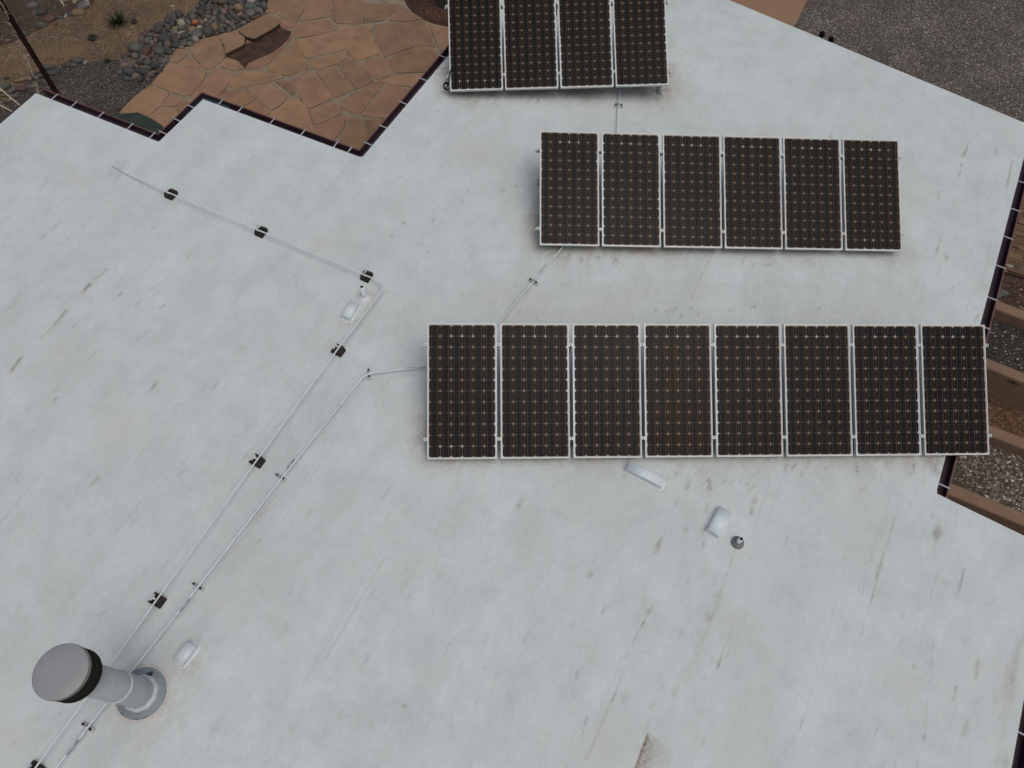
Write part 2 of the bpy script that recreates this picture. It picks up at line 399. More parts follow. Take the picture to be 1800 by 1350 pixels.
# grey-brown smudges
for (px, py, ru, rv, c, s) in [(1155, 957, .09, .035, BR, .75), (1248, 888 - 30, .05, .03, BR, .5), (1325, 880, .07, .03, BR, .55), (1321, 899, .05, .025, BR, .7), (1284, 1118 - 52, .0501, .025, BR, .1),
                               (1282, 1118, .06, .04, BR, .4), (1245, 1085, .08, .05, BR, .8), (1259, 1047, .07, .04, BR, .5), (1240, 1000, .1, .05, WM, .5), (1283, 978, .06, .04, WM, .4),
                               (1036, 1011, .05, .03, BR, .6), (1140, 1080 - 4, .05, .025, BR, .6), (1199, 1115, .1, .04, BR, .35), (1225, 1150, .25, .06, BR, .35), (1205, 1190, .1, .05, BR, .45),
                               (1186, 1214, .06, .03, BR, .6), (1144, 1245, .05, .03, BR, .6), (1097, 1225, .08, .04, BR, .3), (1648, 938, .09, .05, BR, .65), (1644, 965, .12, .04, WM, .5), (1664, 452, .04, .035, DK, .6),
                               (1718, 1173, .14, .025, BR, .9), (1697, 1282, .10, .033, BR, .8), (1687, 1312, .04, .03, BR, .4), (1748, 1237, .1, .03, BR, .35), (1778, 1190, .20, .06, BR, .8), (1775, 1215, .25, .08, WM, .7),
                               (1765, 1250, .35, .06, WM, .5), (1789, 1148, .09, .03, BR, .4), (1799, 1115, .12, .03, BR, .7), (1753, 1338, .05, .035, BR, .45), (1767, 1342, .09, .035, BR, .6), (1730, 1108, .03, .025, DK, .5),
                               (1638, 815, .12, .09, BR, .75), (1560, 814, .1, .05, WM, .4), (1622, 845, .08, .03, WM, .4), (1785, 408, .05, .03, BR, .5), (1650, 478, .07, .03, WM, .4),
                               (1617, 905, .08, .03, WM, .2), (1570, 1290, .12, .05, WM, .2), (1618, 1068, .06, .05, BR, .4), (1655, 1150, .05, .03, WM, .3),
                               (1110, 918, .05, .03, WM, .3), (1205, 930, .03, .02, BR, .6), (1235, 937, .05, .02, DK, .4), (1245, 903, .1, .02, GY, .5), (1238, 956, .04, .02, DK, .3), (1207, 859, .05, .03, WM, .45), (1250, 858, .05, .04, BR, .35),
                               (914, 888, .07, .035, BR, .65), (925, 900, .1, .05, WM, .3), (1120, 1316, .02, .02, WM, .2), (1500, 1130, .05, .03, BR, .3), (712, 1240, .03, .02, BR, .5),
                               (640, 525, .10, .10, WM, .55), (650, 519, .07, .08, (.42, .37, .32), .5), (612, 565, .10, .12, WM, .5), (1305, 970, .16, .16, WM, .3), (636, 540, .3, .3, WM, .2),
                               (333, 1165, .12, .10, WM, .7), (322, 1150, .2, .17, WM, .35), (250, 1222, .38, .38, WM, .4), (286, 1195, .10, .08, (.52, .42, .33), .45), (270, 1262, .3, .06, (.55, .45, .36), .45),
                               (1129, 845, .06, .26, WM, .35), (1160, 855, .05, .06, BR, .4), (1107, 832, .04, .05, GY, .6), (205, 300, .16, .12, GY, .5), (312, 360, .1, .05, WM, .3), (325, 325, .05, .03, BR, .35),
                               (1255, 938, .06, .14, WM, .35), (1060, 1300, .3, .1, WM, .15)]:
    blob(rr(px, py), ru * 1.1, rv * 1.2, c, s * (.5 if px > 1130 and py > 960 else 1), seed=px % 37)
# scuffed bare patch at the bottom with one crisp edge
p0, p1 = rr(1136, 1291), rr(1112, 1362); d0 = np.array([p1.x - p0.x, p1.y - p0.y]); L0 = np.hypot(*d0); d0 /= L0
t = (X - p0.x) * d0[0] + (Y - p0.y) * d0[1]; o = (X - p0.x) * (-d0[1]) + (Y - p0.y) * d0[0]
sel = np.where((t > -.02) & (t < L0 + .3) & (o > -.004) & (o < .32))[0]
fall = np.exp(-o[sel] / .15) * np.clip((t[sel] + .02) / .05, 0, 1)
lay(sel, fall * (.7 + .7 * vnoise(X[sel] * 40, Y[sel] * 40, 12)), (.33, .275, .21))
lay(sel, np.exp(-(o[sel] / .022) ** 2) * vnoise(X[sel] * 60, Y[sel] * 30, 13) * 1.2 * np.clip(1.4 - t[sel] / .25, 0, 1), (.05, .035, .025))
# greyer strip between the two conduit runs
a1, a2 = rr(590, 640), rr(80, 1345); c_, d_ = rr(640, 680), rr(110, 1345)
dd = np.array([a2.x - a1.x, a2.y - a1.y]); LL = np.hypot(*dd); dd /= LL
t = (X - a1.x) * dd[0] + (Y - a1.y) * dd[1]; o = (X - a1.x) * (-dd[1]) + (Y - a1.y) * dd[0]
sel = np.where((t > -.2) & (t < LL + 2) & (o > -.05) & (o < .62))[0]
lay(sel, .34 * np.clip(np.minimum(o[sel] + .05, .62 - o[sel]) / .1, 0, 1) * (.3 + vnoise(UU[sel] * 1.5, VV[sel] * 5, 21)), (.47, .485, .485))
# dirt lines beside the conduits
for a, b, w_, s in [((570, 660), (462, 802), .05, .25), ((500, 850), (365, 1025), .04, .45), ((640, 672), (510, 830), .035, .3), ((340, 1050), (240, 1170), .03, .35), ((190, 1240), (100, 1350), .03, .35), ((655, 540), (610, 600), .05, .3), ((270, 1070), (215, 1150), .04, .3), ((930, 505), (880, 572), .03, .35), ((655, 668), (742, 656), .02, .3)]:
    seg(rr(*a), rr(*b), w_, (.42, .41, .39), s, seed=a[0] % 31)
# dust washed out in front of each row of panels
def front(pa, pb, depth, s, c, off=0.):
    a, b = rr(*pa), rr(*pb); d = np.array([b.x - a.x, b.y - a.y]); Lf = np.hypot(*d); d /= Lf; nn = np.array([d[1], -d[0]])
    t = (X - a.x) * d[0] + (Y - a.y) * d[1]; o = (X - a.x) * nn[0] + (Y - a.y) * nn[1] - off
    sel = np.where((t > -.3) & (t < Lf + .3) & (o > -.6) & (o < depth * 3))[0]
    ts, os_ = t[sel], o[sel]
    dep = depth * (.35 + 1.1 * vnoise(ts * 2.5, ts * 0 + 3, 31) * vnoise(ts * 9, ts * 0 + 9, 33) * 2)
    e = np.clip(1 - np.maximum(-ts, ts - Lf) / .3, 0, 1)
    a_ = np.where(os_ > 0, np.exp(-(os_ / dep) ** 1.6), 1) * e * (.35 + .9 * vnoise(ts * 16 + os_ * 9, os_ * 14, 34))
    lay(sel, a_ * s, c)
front((795, 165), (1175, 158), .16, .8, (.34, .265, .18)); front((950, 436), (1160, 440), .17, .8, (.36, .30, .23)); front((1160, 440), (1580, 446), .10, .55, (.36, .32, .26))
front((752, 812), (1650, 806), .09, .55, (.38, .34, .28)); front((752, 812), (1650, 806), .26, .22, (.48, .45, .41)); front((780, 163), (1190, 155), .3, .2, (.46, .44, .40)); front((935, 440), (1590, 448), .3, .2, (.46, .44, .41))
front((880, 562), (1590, 562), .35, .16, (.50, .48, .45))
for (px, py) in [(935, 400), (940, 370), (938, 425)]: blob(rr(px, py), .18, .12, WM, .45, seed=px)
# drips and twig marks in front of the rows
rnd = random.Random(8)
for a, b, n_, ln in [((800, 168), (960, 166), 16, .1), ((955, 440), (1090, 444), 18, .11), ((1300, 448), (1370, 452), 7, .1), ((1090, 820), (1330, 850), 26, .05), ((1380, 815), (1620, 812), 14, .09), ((880, 545), (1500, 540), 22, .07), ((600, 440), (1150, 220), 14, .05)]:
    for k in range(n_):
        t = rnd.random(); q = rr(a[0] + (b[0] - a[0]) * t, a[1] + (b[1] - a[1]) * t + rnd.uniform(-4, 14)); an = rnd.uniform(.2, 1.5)
        seg(q, (q.x - math.cos(an) * ln * rnd.uniform(.3, 1.2), q.y - math.sin(an) * ln * rnd.uniform(.3, 1.2)), .012, rnd.choice([BR, DK, BR]), rnd.uniform(.3, .75), seed=k)
# small ticks along the sheets everywhere, a few long hairlines
for k in range(430):
    px, py = rnd.uniform(0, 1800), rnd.uniform(180, 1350); q = rr(px, py); ln = rnd.choice([.03, .05, .05, .09, .16]); s = rnd.choice([.2, .25, .35, .5])
    if px > 1000 and py > 850: s *= 1.2
    seg(q, (q.x - GU.x * ln, q.y - GU.y * ln), rnd.uniform(.007, .012), rnd.choice([BR, GY, DK]), s, seed=k)
for k in range(46):
    px, py = rnd.uniform(-50, 1750), rnd.uniform(200, 1250); q = rr(px, py); ln = rnd.uniform(.6, 2.2)
    seg(q, (q.x - GU.x * ln, q.y - GU.y * ln), .007, GY if k % 3 else BR, rnd.uniform(.18, .38), rough=.5, seed=k)
for k in range(60):
    q = rr(rnd.uniform(0, 1800), rnd.uniform(200, 1350)); blob(q, rnd.uniform(.03, .12), rnd.uniform(.02, .06), rnd.choice([WM, GY, WM]), rnd.uniform(.15, .4), seed=k)
at = me.attributes.new('dirt', 'FLOAT_COLOR', 'POINT')
at.data.foreach_set('color', np.concatenate([col, al[:, None]], 1).astype(np.float32).ravel())
me.materials.append(M['roof'])
link('roof_coating', me, house)

# gutters: a folded channel swept along the eaves with mitred corners
def offs(path, i, d):
    p = path[i]
    e = [Vector((path[j + 1].x - path[j].x, path[j + 1].y - path[j].y)).normalized() for j in (i - 1, i) if 0 <= j < len(path) - 1]
    ns = [Vector((-q.y, q.x)) for q in e]
    if len(ns) == 1: m_ = ns[0]
    else: m_ = ns[0] + ns[1]; m_ = m_ / m_.dot(ns[0])
    return Vector((p.x + m_.x * d, p.y + m_.y * d, p.z))
def sweep(bm, path, prof, mi=0):
    rings = []
    for i in range(len(path)):
        rings.append([bm.verts.new(offs(path, i, d) + Vector((0, 0, h))) for d, h in prof])
    n = len(prof)
    for a, b in zip(rings, rings[1:]):
        for k in range(n):
            f = bm.faces.new((a[k], a[(k + 1) % n], b[(k + 1) % n], b[k])); f.material_index = mi
    for rg in (rings[0][::-1], rings[-1]): bm.faces.new(rg).material_index = mi
def gutter(path, straps, wd=.125, strap_along=True):
    """path runs so that the open air lies to its left"""
    bm = bmesh.new(); t = .004
    inner = [(.006, -.025), (.006, -.115), (wd, -.115), (wd, -.012), (wd - t, -.012), (wd - t, -.111), (.006 + t, -.111), (.006 + t, -.025)]
    sweep(bm, path, inner, 0)
    o = build('gutter', bm, [M['gutter']], house)
    bm = bmesh.new(); sweep(bm, path, [(wd - .006, -.0115), (wd + .014, -.0115), (wd + .014, -.024), (wd + .002, -.024), (wd + .0005, -.0235), (wd + .0005, -.0119), (wd - .006, -.0119)])
    r = link('gutter_rim', None) if False else build('gutter_rim', bm, M['gutter_rim'], house)
    r.parent = o; r.location = (0, 0, 0)
    for (q, side) in straps:
        bm = bmesh.new(); bestd = None
        for i in range(len(path) - 1):
            a, b = path[i], path[i + 1]; e = Vector((b.x - a.x, b.y - a.y)); l = e.length; e /= l
            tt = (q.x - a.x) * e.x + (q.y - a.y) * e.y; dd_ = abs((q.x - a.x) * -e.y + (q.y - a.y) * e.x)
            if -.05 < tt < l + .05 and (bestd is None or dd_ < bestd[0]): bestd = (dd_, i, tt, e, l)
        _, i, tt, e, l = bestd; a, b = path[i], path[i + 1]
        nrm = Vector((-e.y, e.x, 0)); c = Vector((a.x + e.x * tt, a.y + e.y * tt, a.z + (b.z - a.z) * tt / l))
        box(bm, c + nrm * (wd * .5 + .004) + Vector((0, 0, -.0055)), nrm * (wd * .5 + .008), Vector((e.x, e.y, 0)) * .0095, (0, 0, .0035))
        box(bm, c + nrm * (wd + .0175) + Vector((0, 0, -.012)), nrm * .002, Vector((e.x, e.y, 0)) * .0095, (0, 0, .011))
        s_ = build('gutter_strap', bm, M['strap'], house); s_.parent = o; s_.location = (0, 0, 0)
    return o
sp1 = [(365 / 3.971, 685 / 3.971), (499 / 3.971, 740 / 3.971), (686 / 3.971, 815 / 3.971), (892 / 3.971, 893 / 3.971), (1045 / 3.971, 958 / 3.971),
       (1340 / 3.971, 745 / 3.971), (1248 / 3.971, 840 / 3.971), (1155 / 3.971, 932 / 3.971)]
sp2 = [(350 + a / 3.6, b / 3.6) for a, b in [(125, 655), (250, 700), (452, 776), (645, 850), (852, 927), (942, 960), (1552, 360), (1430, 505), (1305, 655), (1178, 805), (1087, 915)]]
st_ = [(on_roof(*q), 0) for q in sp1 + sp2]
for k in range(1, 4): st_.append((on_roof(790 + 45 * k, 95 - 55 * k), 0))
gutter([W['A0'], W['A1'], W['B1'], W['C1'], apex], st_)
sp3 = [(1792, 318), (1781, 367), (1768, 416), (1755, 467), (1738, 522), (1724, 572), (1702, 655), (1690, 700), (1668, 780), (1653, 851)]
gutter([W['G1'], W['E1']], [(on_roof(*q), 0) for q in sp3])
sp4 = [(1828, 1075), (1815, 1150), (1797, 1290), (1775, 1370)]
gutter([W['F1'], rp(W['H1'].x + Hdir.x * 5, W['H1'].y + Hdir.y * 5)], [(on_roof(*q), 0) for q in sp4])
# plain metal drip edges on the three eaves that carry no gutter
def drip(path, wd=.03):
    bm = bmesh.new(); sweep(bm, path, [(.003, -.006), (wd, -.012), (wd, -.11), (wd - .006, -.11), (wd - .006, -.016), (.003, -.012)])
    return build('drip_edge', bm, M['gutter'], house)
drip([rp(-11.77, -.72), W['A0']], .045); drip([apex, W['G1']], .02); drip([W['E1'] + Vector((.15, -.08, 0)), W['F1']], .012)
# shallow rain water standing in the gutter corner
bm = bmesh.new()
k1 = W['B1']; eB = (W['A1'] - W['B1']).normalized(); eC = (W['C1'] - W['B1']).normalized()
pa = [W['B1'] + eB * .33, W['B1'], W['B1'] + eC * .36]
sweep(bm, pa, [(.0105, -.109), (.118, -.109), (.118, -.086), (.0105, -.086)])
wm, n_, p_, L_ = nodes('gutter_water'); p_.inputs['Base Color'].default_value = (.05, .085, .11, 1); p_.inputs['Roughness'].default_value = .06
build('rain_water', bm, wm, house)

# ------------------------------------------------------------------ solar panels
PW, PL, CP, CV = .808, 1.58, .1278, .1282
MU, MV = (PW - 6 * CP) / 2, (PL - 12 * CV) / 2
def backsheet_mat():
    m, n, p, L = nodes('solar_backsheet'); a = N(n, 'ShaderNodeAttribute', attribute_name='tone')
    v = coords(n); c = mix(n, 1., a.outputs['Color'], ramp(n, noise(n, v, 30, 3), [(.3, g(.9)), (.7, g(1.08))]), 'MULTIPLY')
    L.new(c, p.inputs['Base Color']); p.inputs['Roughness'].default_value = .25; p.inputs['Specular IOR Level'].default_value = .15
    return m
def cell_mat():
    m, n, p, L = nodes('solar_cell'); v = coords(n)
    mp = N(n, 'ShaderNodeMapping'); L.new(v, mp.inputs[0]); mp.inputs['Location'].default_value = (-MU, 0, 0); mp.inputs['Scale'].default_value = (1 / CP, 1, 1)
    sx = N(n, 'ShaderNodeSeparateXYZ'); L.new(mp.outputs[0], sx.inputs[0])
    fr = N(n, 'ShaderNodeMath', operation='FRACT'); L.new(sx.outputs[0], fr.inputs[0])
    # the silicon is bluish between the two tabs of a cell and browned beside the gaps
    side = ramp(n, fr.outputs[0], [(.0, (.0150, .0092, .0056)), (.24, (.0108, .0080, .0062)), (.30, (.0066, .0068, .0074)), (.70, (.0066, .0068, .0074)), (.76, (.0108, .0080, .0062)), (1., (.0150, .0092, .0056))])
    oi = N(n, 'ShaderNodeObjectInfo'); t = oi.outputs['Color']
    side = mix(n, 1., side, t, 'MULTIPLY')
    va = N(n, 'ShaderNodeVectorMath', operation='MULTIPLY_ADD'); L.new(v, va.inputs[0]); va.inputs[1].default_value = (1, .45, 1)
    cx_ = N(n, 'ShaderNodeCombineXYZ'); m10 = N(n, 'ShaderNodeMath', operation='MULTIPLY'); m10.inputs[1].default_value = 37.; L.new(oi.outputs['Random'], m10.inputs[0])
    L.new(m10.outputs[0], cx_.inputs[0]); L.new(m10.outputs[0], cx_.inputs[2]); L.new(cx_.outputs[0], va.inputs[2])
    side = mix(n, 1., side, ramp(n, noise(n, va.outputs[0], 4.5, 5, .6), [(.3, g(.75)), (.7, g(1.3))]), 'MULTIPLY')
    dust = ramp(n, noise(n, va.outputs[0], 9, 6, .7), [(.5, g(0)), (.8, g(.014))]); side = mix(n, dust, side, (.40, .36, .30, 1))
    L.new(side, p.inputs['Base Color']); p.inputs['Roughness'].default_value = .22; p.inputs['Specular IOR Level'].default_value = .07
    return m
M['back'] = backsheet_mat(); M['cell'] = cell_mat()
M['tab'] = simple('cell_tab', (.085, .082, .078, 1), .6, 0, var=.25, sc=9)

def clampf(x, a, b): return max(a, min(b, x))
def backsheet(seed, white_l, white_r, special):
    nx, ny = 68, 132; bm = None
    xs = np.linspace(.011, PW - .011, nx); ys = np.linspace(.011, PL - .011, ny)
    gx_, gy_ = np.meshgrid(xs, ys, indexing='xy')
    vx = gx_.ravel(); vy = gy_.ravel()
    dl, dr, db, dt = vx - .011, PW - .011 - vx, vy - .011, PL - .011 - vy
    n1 = vnoise(vy * 3.1 + seed * 7, vy * 0 + seed, 41); n2 = vnoise(vy * 3.3 + seed * 5, vy * 0 + seed + 9, 42); n3 = vnoise(vx * 6 + seed, vx * 0 + seed, 43)
    brown = np.array([.225, .145, .088]); cream = np.array([.60, .545, .46]); white = np.array([.66, .69, .71])
    wl = .008 + .030 * np.clip((n1 - .40 + white_l) * 3, 0, 1) ; wr = .008 + .030 * np.clip((n2 - .40 + white_r) * 3, 0, 1)
    kl = np.clip(1.3 - dl / wl, 0, 1); kr = np.clip(1.3 - dr / wr, 0, 1)
    kt = np.clip(1.3 - dt / .013, 0, 1) * .85; kb = np.clip(1.3 - db / (.012 + .012 * n3), 0, 1)
    k = np.maximum.reduce([kl * .75 + .25 * (kl > .9), kr * .75 + .25 * (kr > .9), kt, kb])[:, None]
    mixc = cream * (1 - .5 * np.maximum(kl, np.maximum(kr, kb))[:, None]) + white * .5 * np.maximum(kl, np.maximum(kr, kb))[:, None]
    c = brown * (1 + .22 * (vnoise(vx * 9 + seed, vy * 9, 44)[:, None] - .5)) * (1 - k) + mixc * k
    # wide pale margins where sunlight has not browned the sheet
    c = np.where(((dl < .034) & (n1 + white_l > .66))[:, None], white * .95, c); c = np.where(((dr < .034) & (n2 + white_r > .68))[:, None], white * .95, c)
    for (i0, j0, i1, j1) in special:
        x0, x1, y0, y1 = MU + i0 * CP, MU + i1 * CP, MV + j0 * CV, MV + j1 * CV; tol = .0085
        inb = (vx > x0 - tol) & (vx < x1 + tol) & (vy > y0 - tol) & (vy < y1 + tol)
        c[inb] = c[inb] * .25 + np.array([.50, .47, .41]) * .75
    me = bpy.data.meshes.new('backsheet')
    me.from_pydata([(a, b, 0) for a, b in zip(vx, vy)], [], [(j * nx + i, j * nx + i + 1, (j + 1) * nx + i + 1, (j + 1) * nx + i) for j in range(ny - 1) for i in range(nx - 1)])
    t = me.attributes.new('tone', 'FLOAT_COLOR', 'POINT'); t.data.foreach_set('color', np.concatenate([c, np.ones((len(vx), 1))], 1).astype(np.float32).ravel())
    me.materials.append(M['back']); return me
def cells_mesh():
    bm = bmesh.new(); gp = .0010
    for i in range(6):
        for j in range(12):
            x0, x1, y0, y1 = MU + i * CP + gp, MU + (i + 1) * CP - gp, MV + j * CV + gp, MV + (j + 1) * CV - gp; c = .0235; q = .0085
            pts = [(x0 + c, y0), (x1 - c, y0), (x1 - c + q + .004, y0 + .0052), (x1 - .0062, y0 + c - q - .004), (x1, y0 + c), (x1, y1 - c), (x1 - .0052, y1 - c + q + .004), (x1 - c + q + .004, y1 - .0052),
                   (x1 - c, y1), (x0 + c, y1), (x0 + c - q - .004, y1 - .0052), (x0 + .0052, y1 - c + q + .004), (x0, y1 - c), (x0, y0 + c), (x0 + .0052, y0 + c - q - .004), (x0 + c - q - .004, y0 + .0052)]
            bm.faces.new([bm.verts.new((a, b, .002)) for a, b in pts])
    me = bpy.data.meshes.new('cell_array'); bm.to_mesh(me); bm.free(); me.materials.append(M['cell']); return me
def tabs_mesh():
    bm = bmesh.new()
    for i in range(6):
        for f in (.25, .76):
            x = MU + (i + f) * CP; y0, y1 = MV + .004, PL - MV - .004
            bm.faces.new([bm.verts.new(q) for q in ((x - .0013, y0, .004), (x + .0013, y0, .004), (x + .0013, y1, .004), (x - .0013, y1, .004))])
    me = bpy.data.meshes.new('cell_tab'); bm.to_mesh(me); bm.free(); me.materials.append(M['tab']); return me
def frame_mesh():
    bm = bmesh.new(); t, h0, h1 = .0108, -.040, .0055
    box(bm, (PW / 2, t / 2, (h0 + h1) / 2), (PW / 2, 0, 0), (0, t / 2, 0), (0, 0, (h1 - h0) / 2))
    box(bm, (PW / 2, PL - t / 2, (h0 + h1) / 2), (PW / 2, 0, 0), (0, t / 2, 0), (0, 0, (h1 - h0) / 2))
    box(bm, (t / 2, PL / 2, (h0 + h1) / 2 - .0006), (t / 2, 0, 0), (0, PL / 2 - t - .0006, 0), (0, 0, (h1 - h0) / 2))
    box(bm, (PW - t / 2, PL / 2, (h0 + h1) / 2 - .0006), (t / 2, 0, 0), (0, PL / 2 - t - .0006, 0), (0, 0, (h1 - h0) / 2))
    me = bpy.data.meshes.new('frame'); bm.to_mesh(me); bm.free(); me.materials.append(M['alu']); return me
CELLS, TABS, FRAME = cells_mesh(), tabs_mesh(), frame_mesh()
def jbox_mesh():
    bm = bmesh.new(); box(bm, (PW / 2, PL - .12, -.022), (.055, 0, 0), (0, .04, 0), (0, 0, .012)); tube(bm, [(PW / 2 - .03, PL - .16, -.025), (PW / 2 - .1, PL - .3, -.05), (PW / 2 - .25, PL - .4, -.05)], .004, 6)
    me = bpy.data.meshes.new('junction_box'); bm.to_mesh(me); bm.free(); me.materials.append(M['black']); return me
JB = jbox_mesh()
NUM = ['first', 'second', 'third', 'fourth', 'fifth', 'sixth', 'seventh', 'eighth']
def row(pos, yaw, tilt, roll, pitch, n, rowname, grp, wl, wr, specials, rack_label, legs, seed0, inv=()):
    yaw, tilt, roll = map(math.radians, (yaw, tilt, roll))
    a = Vector((math.cos(yaw) * math.cos(roll), math.sin(yaw) * math.cos(roll), math.sin(roll)))
    b0 = Vector((0, 0, 1)).cross(a).normalized(); nn = a.cross(b0); b = (b0 * math.cos(tilt) + nn * math.sin(tilt)).normalized(); nrm = a.cross(b)
    R3 = Matrix((a, b, nrm)).transposed()
    O = Vector(pos) + Vector((0, 0, CAMZ))
    for k in range(n):
        root = empty('solar_panel', O + a * (pitch * k)); root.rotation_euler = R3.to_euler()
        extra = ''
        lab = {0: 'leftmost', n - 1: 'rightmost'}.get(k, NUM[k] + ' from the left')
        tag(root, 'dark solar panel, %s of the %d in the %s' % (lab, n, rowname), 'solar panel', grp)
        link('frame', FRAME, root, (0, 0, 0))
        link('backsheet', backsheet(seed0 + k, wl[k], wr[k], specials[k]), root, (0, 0, 0))
        ca = link('cell_array', CELLS, root, (0, 0, 0)); rt_ = random.Random(seed0 + k * 3).uniform(-.12, .14); ca.color = (1.45, 1.12, .78, 1) if seed0 + k in (13, 35) else (1.10 + rt_, 1 + rt_ * .5, .92 - rt_ * .3, 1); link('cell_tab', TABS, root, (0, 0, 0)); link('junction_box', JB, root, (0, 0, 0))
    rack = empty('mounting_rack', O); rack.rotation_euler = R3.to_euler()
    tag(rack, rack_label, 'rack', 'aluminium racks under the solar panels')
    tot = pitch * (n - 1) + PW
    vs = (.23, 1.33); gap = pitch - PW
    for v_ in vs:
        bm = bmesh.new(); box(bm, (tot / 2, v_, -.0635), (tot / 2 + .055, 0, 0), (0, .019, 0), (0, 0, .0225)); box(bm, (tot / 2, v_, -.0875), (tot / 2 + .05, 0, 0), (0, .008, 0), (0, 0, .0012))
        build('rail', bm, M['rail'], rack, local=True)
        for k in range(n + 1):
            bm = bmesh.new(); x = k * pitch - gap / 2
            if k == 0: x = -.019
            if k == n: x = tot + .019
            hw = gap / 2 + .006 if 0 < k < n else .016
            box(bm, (x, v_, .0085), (hw, 0, 0), (0, .017, 0), (0, 0, .0025)); box(bm, (x, v_, -.02), (min(hw, gap / 2 - .004), 0, 0), (0, .014, 0), (0, 0, .0235))
            lathe(bm, Vector((x, v_, .0112)), [(.0075, 0), (.0075, .006), (0, .006)], 6, mi=1, smooth=False)
            build('clamp', bm, [M['alu'], M['black']], rack, local=True)
    # legs: short front feet and long rear struts, standing on the roof
    for k in legs:
        x = clampf(k * pitch - gap / 2, .05, tot - .05)
        for v_ in vs:
            topw = O + a * x + b * v_ - nrm * .088
            ft = Vector((topw.x, topw.y, rz(topw.x, topw.y)))
            bm = bmesh.new(); inv_ = R3.transposed(); ax_ = Vector((a.x, a.y, 0)).normalized(); ay_ = Vector((-ax_.y, ax_.x, 0))
            tf = lambda q: inv_ @ (q - O)
            hh = (topw.z - ft.z) / 2
            if hh > .02:
                c_ = (topw + ft) / 2
                box(bm, tf(c_), inv_ @ (ax_ * .017), inv_ @ (ay_ * .017), inv_ @ Vector((0, 0, hh - .004)))
            box(bm, tf(ft + RN * .008), inv_ @ (ax_ * .04), inv_ @ (ay_ * .05), inv_ @ (RN * .006))
            lathe(bm, tf(ft + RN * .014 + ay_ * .032), [(.012, 0), (.012, .012), (0, .012)], 8, axis=inv_ @ RN, mi=1, smooth=False)
            build('leg', bm, [M['rail'], M['black']], rack, local=True)
        if k in inv or True:
            q0 = O + a * x + b * vs[0] - nrm * .09; q1 = O + a * x + b * vs[1] - nrm * .11; q0 = Vector((q0.x, q0.y, rz(q0.x, q0.y) + .03)); q1 = Vector((q1.x, q1.y, rz(q1.x, q1.y) + .03))
            inv_ = R3.transposed(); bm = bmesh.new(); tube(bm, [inv_ @ (q0 - O), inv_ @ (q1 - O)], .012, 6); build('brace', bm, M['rail'], rack, local=True)
    return O, a, b, nrm, R3, rack
top2 = [(2, 11, 4, 12), (3, 11, 3, 12)]
G3 = 'solar panels in the front row of eight'; G2 = 'solar panels in the middle row of six'; G1 = 'solar panels in the back row of four'
row((-.65, 3.29, -7.60), .6, 26.64, -.81, .851, 8, 'front row', G3,
    [-.35, -.1, .35, .25, .42, -.2, -.1, -.35], [.15, .28, -.1, -.3, -.25, -.3, .12, -.25],
    [top2 + [(1, 0, 2, 1), (2, 0, 3, 1)]] + [top2] * 7, 'long aluminium tilt rack carrying the front row of eight solar panels', (0, 2, 4, 6, 8), 10)
row((.76, 6.34, -7.41), .09, 25.77, -.9, .849, 6, 'middle row', G2, [-.3, .50, -.05, -.25, -.25, -.3], [-.2, .0, -.25, -.2, -.05, -.3],
    [top2] * 5 + [top2 + [(2, 0, 3, 1)]], 'aluminium tilt rack carrying the middle row of six solar panels', (0, 2, 4, 6), 30)
O1 = row((-.51, 9.22, -7.25), .34, 26.3, 2.72, .843, 4, 'back row', G1, [-.35, -.3, -.05, -.3], [.1, .18, .42, .25],
    [top2 + [(1, 0, 2, 1), (4, 0, 5, 1)]] + [top2] * 3, 'aluminium tilt rack carrying the back row of four solar panels', (0, 2, 4), 50)
# hanging cable coil at the left end of the back rack
O_, a_, b_, nrm_, R3_, rk_ = O1; iv = R3_.transposed()
bm = bmesh.new(); cc = on_roof(785, 153, .12); pts = []
for k in range(30):
    t = k / 29 * math.pi * 3.4; pts.append(iv @ (cc + Vector((math.cos(t) * .045, math.sin(t) * .02, math.sin(t) * .045 + .004 * k / 4)) - O_))
pts += [iv @ (on_roof(789, 146, .2) - O_), iv @ (on_roof(791, 128, .3) - O_), iv @ (on_roof(793, 122, .3) - O_)]
tube(bm, pts, .009, 7); build('cable_coil', bm, M['black'], rk_, local=True)
bm = bmesh.new(); lathe(bm, iv @ (on_roof(787.5, 158, .0) - O_), [(.0, .005), (.035, .005), (.035, .07), (.028, .07), (.028, .06), (0, .06)], 16, axis=iv @ RN); build('foot_pad', bm, M['white_old'], rk_, local=True)

